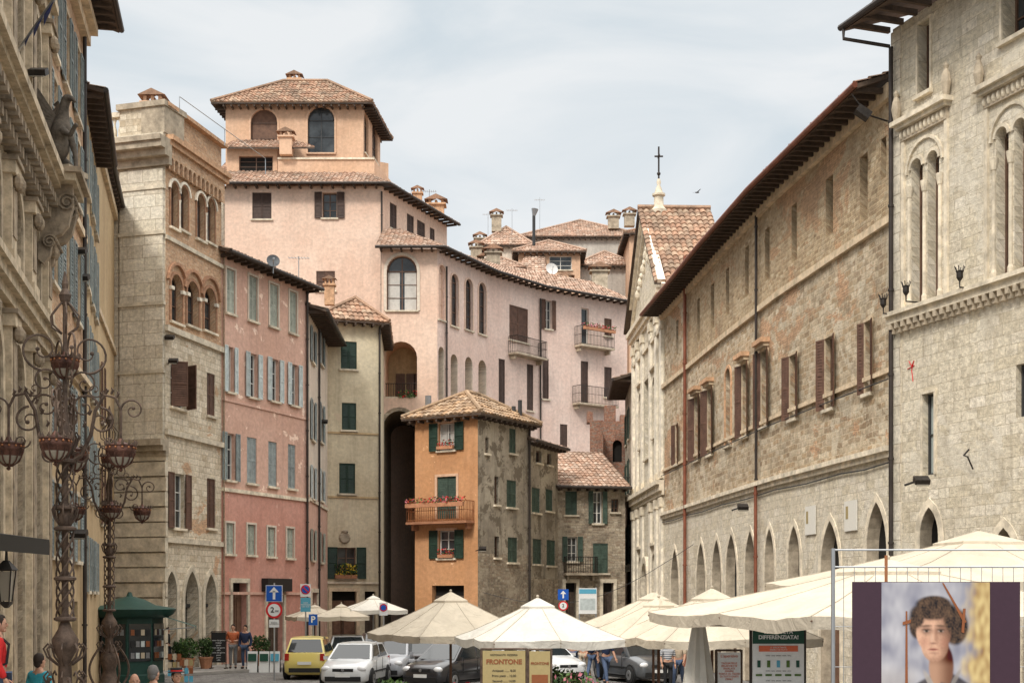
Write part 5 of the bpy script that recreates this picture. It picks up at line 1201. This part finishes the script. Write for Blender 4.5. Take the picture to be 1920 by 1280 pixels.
# ornate lamp standards
def lamp(px,d,label,rz):
    T=Thing('ornate_lamp_standard',label,'street lamp',(X(px,d),d,0),rz,'wrought iron lamp standards');I='iron_patina'
    m=MB();m.lathe([(.75,0),(.75,.25),(.62,.3),(.62,.55),(.5,.6)],(0,0,0),'limestone',8);T.part('plinth',m)
    m=MB();m.lathe([(.34,.6),(.36,.8),(.2,1.0),(.15,1.25),(.22,1.45),(.2,1.6),(.1,1.75),(.09,2.1),(.17,2.25),(.19,2.4),(.1,2.55),(.05,2.7),(.045,4.0),(.1,4.05),(.11,4.15),(.05,4.3),(.045,5.0),(.1,5.1),(.11,5.3),(.06,5.5),(.04,5.7),(.035,6.4)],(0,0,0),I,12)
    for k in range(6):
        for z0,z1 in ((2.7,3.25),(3.3,3.95),(4.3,4.95)): m.tube([(.12*math.cos(k*pi/3+t*3.2),.12*math.sin(k*pi/3+t*3.2),z0+(z1-z0)*t) for t in [i/12 for i in range(13)]],.015,I,5)
    for z in (2.7,3.28,4.0,4.3,4.97): m.lathe([(.12,0),(.16,.02),(.16,.05),(.12,.07)],(0,0,z-.04),I,12)
    for k in range(8):
        a=k*pi/4
        for z,rr in ((1.75,.2),(2.15,.2),(4.15,.12),(5.2,.13)):
            m.tube([(rr*.5*math.cos(a),rr*.5*math.sin(a),z-.12),(rr*1.25*math.cos(a),rr*1.25*math.sin(a),z),(rr*1.5*math.cos(a),rr*1.5*math.sin(a),z+.12),(rr*1.2*math.cos(a),rr*1.2*math.sin(a),z+.19),(rr*1.0*math.cos(a),rr*1.0*math.sin(a),z+.13)],.016,I,5)
    for k in range(4):
        a=k*pi/2+.4
        m.tube([((.2+.32*math.sin(t*pi))*math.cos(a),(.2+.32*math.sin(t*pi))*math.sin(a),.65+1.2*t) for t in [i/12 for i in range(13)]],.03,I,5)
    T.part('column',m,smooth=True)
    def sp(m,c,r,turns,dirr,a,rad,th0=0,cc=1):
        pts=[]
        for i in range(26):
            t=i/25;th=th0+cc*turns*2*pi*t;q=r*(1-.82*t);pts.append((  (c[0]+q*math.cos(th))*math.cos(a),(c[0]+q*math.cos(th))*math.sin(a),c[1]+q*math.sin(th)))
        m.tube(pts,[rad*(1-.5*i/25) for i in range(26)],I,5);m.ball(pts[-1],rad*1.6,I,6,5)
    for k in range(4):
        a=k*pi/2;m=MB()
        P=lambda r,z:(r*math.cos(a),r*math.sin(a),z)
        m.tube([P(.08,4.95),P(.22,5.05),P(.36,5.35),P(.42,5.7),P(.55,5.93),P(.7,5.9),P(.78,5.72),P(.78,5.3)],[.032,.032,.03,.028,.025,.022,.02,.02],I,6)
        sp(m,(.5,5.55),.2,1.4,1,a,.02,pi/2,-1);sp(m,(.27,5.75),.2,1.3,1,a,.018,0,1);sp(m,(.95,5.72),.17,1.3,1,a,.017,pi,-1)
        sp(m,(.2,5.05),.14,1.2,1,a,.017,pi/2,-1);sp(m,(.33,6.55),.3,1.25,1,a+pi/8,.02,-pi/2,1);sp(m,(.28,6.1),.2,1.25,1,a+pi/8,.017,pi,-1);sp(m,(.6,5.25),.12,1.2,1,a,.014,pi,1);sp(m,(.42,6.0),.12,1.2,1,a,.013,0,-1)
        for j in range(9): 
            t=j/8;c=Vector(P(.1+.62*t,5.0+.9*math.sin(t*1.9)+.05));m.tube([c,c+Vector((.03,0,.06)),c+Vector((.0,.0,.1))],[.018,.022,.003],I,4)
        arm=T.part('scroll_arm',m)
        lm(T,arm,P(.78,5.1),.86)
    m=MB();m.tube([(0,0,6.3),(0,0,7.2)],.03,I,6)
    for k in range(6):
        a=k*pi/3+pi/4
        m.tube([(.05*math.cos(a),.05*math.sin(a),6.8),(.2*math.cos(a),.2*math.sin(a),6.9),(.22*math.cos(a),.22*math.sin(a),7.05),(.1*math.cos(a),.1*math.sin(a),7.2),(0,0,7.3)],.014,I,5)
    m.lathe([(.03,7.2),(.07,7.28),(.09,7.36),(.04,7.45),(.05,7.52),(.01,7.7)],(0,0,0),I,8);T.part('finial',m)
    lm(T,None,(0,0,6.35),.8)
def lm(T,par,c,k):
    m=MB();c=Vector(c)
    m.lathe([(.01,-.32*k),(.035,-.29*k),(.015,-.26*k),(.05*k,-.235*k),(.14*k,-.17*k),(.2*k,-.08*k),(.235*k,.0),(.25*k,.015*k),(.25*k,.05*k),(.235*k,.06*k),(.235*k,.1*k),(.25*k,.11*k),(.25*k,.13*k),(.16*k,.15*k),(.06*k,.18*k),(.03,.24*k)],c,'copper_patina',16)
    for i in range(14):
        a=i*pi/7;e=Vector((math.cos(a),math.sin(a),0));m.tube([c+e*.24*k+Vector((0,0,.12*k)),c+e*.265*k+Vector((0,0,.18*k)),c+e*.25*k+Vector((0,0,.22*k))],[.02,.016,.003],'iron_patina',4)
        m.ball(c+e*.245*k+Vector((0,0,.08*k)),(.016,.016,.018),'rust',5,4)
    m.lathe([(.205*k,-.085*k),(.15*k,-.172*k),(.1*k,-.215*k)],c,'lamp_glass',14)
    for i in range(10):
        a=i*2*pi/10;e=Vector((math.cos(a),math.sin(a),0));m.tube([c+e*.235*k,c+e*.17*k+Vector((0,0,-.165*k)),c+e*.05*k+Vector((0,0,-.25*k))],.013,'copper_patina',4)
    T.part('lantern',m,par,smooth=True)
lamp(122,20,'tall wrought iron lamp standard with scrolled arms and copper lanterns',.15)
lamp(205,34,'distant wrought iron lamp standard with scrolled arms',.35)
T=Thing('wall_lantern','black square wall lantern on an iron bracket','lamp',(X(12,21),21,0),0);m=MB();zt=Z(1050,21);m.tube([(-.5,0,zt+.25),(0,0,zt+.25),(0,0,zt)],.025,'iron',6);m.lathe([(.05,0),(.17,-.12),(.19,-.14),(.15,-.16)],(0,0,zt),'iron',4,1)
for k in range(4):
    a=pi/4+k*pi/2;m.tube([(.15*math.cos(a),.15*math.sin(a),zt-.16),(.09*math.cos(a),.09*math.sin(a),zt-.62)],.012,'iron',4)
m.lathe([(.1,-.62),(.1,-.66),(.03,-.72)],(0,0,zt),'iron',4,1);T.part('bracket',m);m=MB();m.lathe([(.13,-.17),(.08,-.61)],(0,0,zt),'lamp_glass',4,1);T.part('lamp_glass',m)
T=Thing('shop_awning','dark shop awning on the palace wall','awning',(X(-20,21.5),21.5,0));z=Z(1000,21.5);m=MB();m.face([(-.9,-1.5,z+.15),(.55,-1.5,z-.05),(.6,1.0,z-.05),(-.9,1.0,z+.15)],'board_black');m.face([(.55,-1.5,z-.05),(.55,-1.5,z-.3),(.6,1,z-.3),(.6,1,z-.05)],'board_black');m.face([(-.9,-1.5,z+.15),(-.9,-1.5,z-.3),(.55,-1.5,z-.3),(.55,-1.5,z-.05)],'board_black');T.part('canvas',m)
T=Thing('flagpole','slanting wall flagpole with furled dark blue flag','flag',(X(-5,26.5),26.5,Z(150,26.5)));m=MB();a=Vector((0,0,0));b=W(122,-30,25)-W(-5,150,26.5);m.tube([a,b],.03,'steel',6);T.part('pole',m)
m=MB();q=[a.lerp(b,t) for t in(.42,.55,.7,.85)];dn=Vector((0,0,-1))
for i in range(3): m.face([q[i],q[i+1],q[i+1]+dn*(.15+.05*i)+Vector((-.08,0,0)),q[i]+dn*(.12+.05*i)],'flag_blue')
T.part('flag',m)
def skin(vs,es,mats,sub=1):
    me=bpy.data.meshes.new('s');me.from_pydata([v[:3] for v in vs],es,[]);o=bpy.data.objects.new('s',me);COL.objects.link(o)
    md=o.modifiers.new('s','SKIN');
    sv=me.skin_vertices[0].data
    for i,v in enumerate(vs): r=v[3];sv[i].radius=(r,r) if not isinstance(r,tuple) else r;sv[i].use_root=(i==0)
    md.use_smooth_shade=True
    s=o.modifiers.new('u','SUBSURF');s.levels=sub;s.render_levels=sub
    dg=bpy.context.evaluated_depsgraph_get();dg.update();me2=bpy.data.meshes.new_from_object(o.evaluated_get(dg));bpy.data.objects.remove(o)
    me2.materials.clear()
    for x in mats: me2.materials.append(M[x])
    return me2
gp=Fac(None,(-225,17),(85,32.4),0,20,'x').P(14.75,12.64,.42)
T=Thing('griffin_statue','weathered dark stone winged griffin statue on a corbelled ledge','statue',tuple(gp),-.25)
vs=[(0,0,.45,.24),(0.02,0,.85,.22),(.1,-.05,1.2,.17),(.18,-.08,1.5,.11),(.26,-.1,1.68,.13),(.42,-.12,1.62,.06),(.5,-.13,1.52,.025),
 (.22,-.2,.9,.1),(.42,-.22,.75,.06),(.55,-.24,.95,.05),(.62,-.24,1.0,.06),(.2,.15,.85,.1),(.32,.15,.45,.06),(.36,.12,.08,.05),(.48,.1,.05,.05),
 (-.12,-.22,.35,.16),(.12,-.26,.22,.1),(.0,-.26,.06,.06),(.22,-.28,.05,.06),(-.12,.22,.35,.16),(.12,.26,.22,.1),(.22,.28,.05,.06),(-.35,0,.3,.05),(-.5,.05,.6,.035),(-.38,.05,.85,.05)]
es=[(0,1),(1,2),(2,3),(3,4),(4,5),(5,6),(1,7),(7,8),(8,9),(9,10),(1,11),(11,12),(12,13),(13,14),(0,15),(15,16),(16,17),(17,18),(0,19),(19,20),(20,21),(0,22),(22,23),(23,24)]
T.part('body',skin(vs,es,['statue_stone'],2))
for s_ in(-1,1):
    m=MB()
    for i in range(9):
        t=i/8;a=Vector((-.02-.1*t,s_*.15,1.15-.2*t));b=a+Vector((-.3-.25*t,s_*(.25+.1*t),.6-.9*t));n=Vector((.04,0,.09))
        m.face([a-n,a+n,b+n*.8,b+Vector((-.1,0,-.02)),b-n*.8],'statue_stone');m.face([p+Vector((0,.03,0)) for p in(a-n,a+n,b+n*.8,b-n*.8)],'statue_stone')
    T.part('wing',m)
m=MB();m.box((0.05,0,-.0),(.9,.8,.12),'limestone_dark');T.part('base',m)
def flood(px,py,d):
    T=Thing('floodlight','small dark floodlight on a wall bracket','lamp',tuple(W(px,py,d)),0,'wall floodlights');m=MB();m.box((0,0,0),(.36,.26,.13),'iron',ax=Matrix.Rotation(.5,3,'X'));m.tube([(-.05,.1,0),(-.35,.25,-.1)],.03,'iron',5);T.part('housing',m)
    m=MB();m.box((0,-.05,-.1),(.3,.18,.02),'lamp_glass',ax=Matrix.Rotation(.5,3,'X'));T.part('lamp_glass',m)
for q in ((325,676,55),(318,632,55),(72,135,29),(150,470,38),(155,520,39),(150,1000,36),(608,790,73),(1393,950,48),(1728,900,34),(905,1028,67.5),(160,1100,44),(168,860,44)): flood(*q)
T=Thing('roof_floodlight','large floodlight on a bracket under the eave','lamp',tuple(W(1618,212,36.5)),0);m=MB();m.box((0,0,0),(.4,.32,.2),'iron',ax=Matrix.Rotation(.6,3,'Y'));m.tube([(.1,.1,0),(.7,.2,-.15)],.025,'iron',5);m.tube([(0,0,.1),(-.3,0,.5)],.02,'iron',5);T.part('housing',m)
T=Thing('overhead_cable','thin sagging cable across the square','cable',tuple(W(1300,1025,55)));m=MB();a=W(1300,1020,59);b=W(905,1110,66);o_=W(1300,1025,55)
m.tube([a.lerp(b,i/10)-o_-Vector((0,0,1.4*math.sin(pi*i/10))) for i in range(11)],.012,'frame_dark',4);T.part('wire',m)
T=Thing('bird','small dark bird gliding in the sky','bird',tuple(W(1307,361,120)));m=MB();m.ball((0,0,0),(.2,.07,.06),'iron',8,5);m.face([(-.05,0,.02),(.08,0,.02),(.3,-.4,.2),(.2,-.35,.18)],'iron');m.face([(-.05,0,.02),(.08,0,.02),(-.3,.4,.1),(-.36,.35,.1)],'iron');T.part('body',m)
# ============================================================ people
def person(px,d,rz,shirt,trou,hair,label,walk=0,z0=0,h=1.75,bag=None,sleeve=0,arm=0,skirt=False):
    T=Thing('person',label,'person',(X(px,d),d,z0),rz,'people in the square');T.e.scale=(h/1.75,)*3
    w=walk
    J=dict(p=(0,0,.96),s=(0,0,1.14),c=(0,.0,1.34),n=(0,.01,1.49),hb=(0,-.005,1.57))
    for i,s_ in enumerate((-1,1)):
        sw=w*(.22 if s_<0 else -.22)
        J[f'S{i}']=(s_*.185,0,1.42);J[f'E{i}']=(s_*.245,.03+sw*.5,1.13)
        J[f'W{i}']=(s_*.23,-.08+sw*1.0,.9) if not arm else (s_*.12,-.24,1.12)
        lw=-sw
        J[f'H{i}']=(s_*.09,0,.9);J[f'K{i}']=(s_*.1,-.03+lw*.8,.5);J[f'A{i}']=(s_*.1,.03+lw*1.5,.1+(.05 if lw>0 else 0));J[f'T{i}']=(s_*.115,-.13+lw*1.5,.045)
    def build(keys,links,mats,e=0):
        idx={k:i for i,k in enumerate(keys)};rad=dict(p=(.155,.105),s=(.135,.1),c=(.17,.11),n=.058,hb=.055,S=.066,E=.046,W=.03,H=.085,K=.058,A=.038,T=.035)
        vs=[]
        for k in keys:
            r=rad.get(k,rad.get(k[0]));r=tuple(x+e for x in r) if isinstance(r,tuple) else r+e
            vs.append((*J[k],r))
        return skin(vs,[(idx[a],idx[b]) for a,b in links],mats,1)
    K=['p','s','c','n','hb']+[f'{x}{i}' for i in(0,1) for x in 'SEWHKAT']
    Lk=[('p','s'),('s','c'),('c','n'),('n','hb')]
    for i in '01': Lk+=[('c','S'+i),('S'+i,'E'+i),('E'+i,'W'+i),('p','H'+i),('H'+i,'K'+i),('K'+i,'A'+i),('A'+i,'T'+i)]
    me=build(K,Lk,['skin','eye'])
    m=MB();c=Vector((0,-.01,1.645));m.ball(c,(.074,.092,.115),'skin',14,10);m.ball(c+Vector((0,-.095,-.015)),(.014,.022,.024),'skin',6,5)
    m.ball(c+Vector((0,-.088,-.055)),(.024,.008,.007),'skin',6,4);m.ball(c+Vector((0,-.055,-.085)),(.04,.035,.03),'skin',8,5)
    for s_ in(-1,1):
        m.ball(c+Vector((s_*.03,-.085,.005)),(.012,.008,.007),'eye',6,4);m.ball(c+Vector((s_*.077,0,-.01)),(.012,.02,.03),'skin',6,5)
        i=0 if s_<0 else 1;wr=Vector(J[f'W{i}']);el_=Vector(J[f'E{i}']);dr=(wr-el_).normalized();side=Vector((0,1,0)) if abs(dr.y)<.8 else Vector((1,0,0));side=(side-dr*side.dot(dr)).normalized()
        m.tube([wr,wr+dr*.03,wr+dr*.09],[.026,.038,.036],'skin',6)
        nn=dr.cross(side)
        for q,ln in ((-.028,.06),(-.01,.075),(.01,.08),(.028,.068)):
            a=wr+dr*.085+side*q;m.tube([a,a+dr*ln*.5,a+dr*ln+nn*.02*s_],[.011,.01,.007],'skin',5)
        a=wr+dr*.04-side*.035;m.tube([a,a+dr*.035-side*.025,a+dr*.07-side*.03],[.013,.011,.008],'skin',5)
    bm=bmesh.new();bm.from_mesh(me);hm=m.data();hm.polygons.foreach_set('use_smooth',[True]*len(hm.polygons))
    names=[x.name for x in hm.materials];mp=[0 if x=='skin' else 1 for x in names]
    for p_ in hm.polygons:p_.material_index=mp[p_.material_index]
    bm.from_mesh(hm);bm.to_mesh(me);bm.free();T.part('body',me)
    sk=['p','s','c','S0','E0','S1','E1'];sl=[('p','s'),('s','c'),('c','S0'),('S0','E0'),('c','S1'),('S1','E1')]
    if sleeve: sk+=['W0','W1'];sl+=[('E0','W0'),('E1','W1')]
    T.part('shirt',build(sk,sl,[shirt],.02))
    T.part('trousers',build(['p']+[f'{x}{i}' for i in(0,1) for x in 'HKA'],[('p','H0'),('H0','K0'),('K0','A0'),('p','H1'),('H1','K1'),('K1','A1')],[trou],.016))
    for i in(0,1):
        m=MB();a=Vector(J[f'A{i}']);t=Vector(J[f'T{i}']);m.ball((a+t)/2+Vector((0,0,-.02)),(.05,.14,.05),'shoe',8,6);T.part('shoe',m,smooth=True)
    if hair:
        m=MB();m.ball(c+Vector((0,.022,.028)),(.088,.096,.108),hair,12,8);m.ball(c+Vector((.02,.0,.085)),(.07,.08,.05),hair,10,6);m.ball(c+Vector((0,.055,-.04)),(.074,.05,.07),hair,10,6)
        if h<1.7: m.ball(c+Vector((0,.06,-.08)),(.078,.06,.12),hair,10,7)
        T.part('hair',m,smooth=True)
    if bag:
        m=MB();m.ball((0,.17,1.22),(.15,.1,.22),bag,10,7);
        for s_ in(-1,1): m.tube([(s_*.1,.15,1.38),(s_*.1,0,1.49),(s_*.11,-.13,1.36),(s_*.12,-.1,1.1),(s_*.13,.08,1.05)],.018,bag,5)
        T.part('backpack',m,smooth=True)
    return T
person(437,56.5,.1,'cloth_orange','cloth_grey','hair_dark','person standing in rust orange top with folded arms',0,.12,1.78,arm=1)
person(460,56.3,-.2,'cloth_navy','cloth_jeans','hair_dark','person standing in dark navy jacket',0,.12,1.76,sleeve=1)
person(316,56,1.2,'cloth_black','cloth_black','hair_dark','person in black walking past the plants',1,.12,1.7,sleeve=1)
person(-2,19.5,1.9,'cloth_red','cloth_jeans','hair_dark','person in bright red shirt with black backpack on steps',0,.96,1.78,bag='cloth_black',sleeve=1)
person(74,23,2.6,'cloth_teal','cloth_jeans','hair_dark','person in teal top on the lowest step',0,.3,1.76)
person(288,23,2.7,'cloth_light_blue','cloth_beige','hair_grey','person in light blue shirt carrying a green rucksack',0,.0,1.86,bag='leaf_light')
person(252,22.5,.4,'cloth_beige','cloth_grey',None,'bald person in a beige shirt',0,0,1.76)
T=person(331,24,.6,'cloth_black','cloth_black','hair_dark','person in black with a dark hat and red band',0,0,1.75);m=MB();m.lathe([(.15,1.71),(.15,1.72),(.105,1.73),(.1,1.79)],(0,0,0),'cloth_black',12);m.lathe([(.106,1.732),(.105,1.755)],(0,0,0),'cloth_red',12);T.part('hat',m)
person(270,52,2.2,'cloth_beige','cloth_grey','hair_grey','person in beige looking at the kiosk papers',0,0,1.72)
person(1112,50,2.7,'cloth_light_blue','cloth_jeans','hair_brown','person in light blue top walking with backpack',1,0,1.74,bag='cloth_navy')
person(1136,48,.4,'cloth_navy','cloth_jeans','hair_dark','person in dark blue top walking towards the cafe',1,0,1.75)
person(1095,52,-.5,'cloth_white','cloth_beige','hair_brown','person in white shirt beneath the parasols',1,0,1.68)
person(1075,53,2.9,'cloth_red','cloth_jeans','hair_dark','person in red shirt near the cafe',0,0,1.75)
person(1062,55,.9,'cloth_teal','cloth_grey','hair_brown','person in teal shirt near the cafe',1,0,1.7)
person(1252,45,.2,'cloth_striped','cloth_black','hair_brown','woman in striped top standing with a bag',0,0,1.66)
person(1272,46,-.3,'cloth_beige','cloth_jeans','hair_dark','person in beige top beside striped top',1,0,1.72)
person(1160,56,2.2,'cloth_black','cloth_grey','hair_dark','person in black near the parked cars',1,0,1.76,sleeve=1)
person(1205,54,.5,'cloth_white','cloth_navy','hair_dark','person in white shirt between parked cars',1,0,1.74)
# ============================================================ light, sky, camera
w=bpy.data.worlds.new('World');sc.world=w;w.use_nodes=True;nt=w.node_tree;nt.nodes.clear()
N=nt.nodes.new;L=nt.links.new
out=N('ShaderNodeOutputWorld');sky=N('ShaderNodeTexSky');sky.sky_type='NISHITA';sky.sun_disc=False;EL=math.radians(50)
sky.sun_elevation=EL
b1=N('ShaderNodeBackground');b1.inputs[1].default_value=.12;L(sky.outputs[0],b1.inputs[0])
tc=N('ShaderNodeTexCoord');mp=N('ShaderNodeMapping');mp.inputs['Scale'].default_value=(1,1,3.2);mp.inputs['Rotation'].default_value=(0,.3,0);L(tc.outputs['Generated'],mp.inputs[0])
nz=N('ShaderNodeTexNoise');nz.inputs['Scale'].default_value=4.2;nz.inputs['Detail'].default_value=8;nz.inputs['Roughness'].default_value=.5;nz.inputs['Distortion'].default_value=.5;L(mp.outputs[0],nz.inputs['Vector'])
cr=N('ShaderNodeValToRGB');e=cr.color_ramp.elements;e[0].position=.36;e[0].color=(.67,.745,.795,1);e[1].position=.6;e[1].color=(.86,.885,.90,1);L(nz.outputs[0],cr.inputs[0])
sx=N('ShaderNodeSeparateXYZ');L(tc.outputs['Generated'],sx.inputs[0]);mr=N('ShaderNodeMapRange');mr.inputs[1].default_value=.42;mr.inputs[2].default_value=.8;mr.inputs[3].default_value=1.0;mr.inputs[4].default_value=3.1;L(sx.outputs[2],mr.inputs[0])
wm=N('ShaderNodeMix');wm.data_type='RGBA';wm.inputs[7].default_value=(1,.98,.945,1);L(cr.outputs[0],wm.inputs[6]);m2_=N('ShaderNodeMapRange');m2_.inputs[1].default_value=.42;m2_.inputs[2].default_value=.7;L(sx.outputs[2],m2_.inputs[0]);L(m2_.outputs[0],wm.inputs[0])
b2=N('ShaderNodeBackground');L(wm.outputs[2],b2.inputs[0]);L(mr.outputs[0],b2.inputs[1])
ms=N('ShaderNodeMixShader');ms.inputs[0].default_value=.96;L(b1.outputs[0],ms.inputs[1]);L(b2.outputs[0],ms.inputs[2]);L(ms.outputs[0],out.inputs[0])
s=bpy.data.lights.new('sun','SUN');s.energy=2.5;s.angle=math.radians(12);s.color=(1,.955,.88);so=bpy.data.objects.new('sun',s);COL.objects.link(so)
sd=Vector((-.32,-.68,.74)).normalized();so.rotation_euler=sd.to_track_quat('Z','Y').to_euler();sky.sun_rotation=math.atan2(sd.x,sd.y)
so.location=(0,0,60)
cam=bpy.data.cameras.new('camera');co=bpy.data.objects.new('camera',cam);COL.objects.link(co);co.location=(0,0,H);co.rotation_euler=(pi/2,0,0)
cam.sensor_width=36;cam.lens=F/1920*36;cam.shift_y=(HOR-640)/1920;cam.clip_end=3000;cam.clip_start=.1;sc.camera=co
sc.view_settings.view_transform='Standard';sc.view_settings.look='None';sc.view_settings.exposure=0
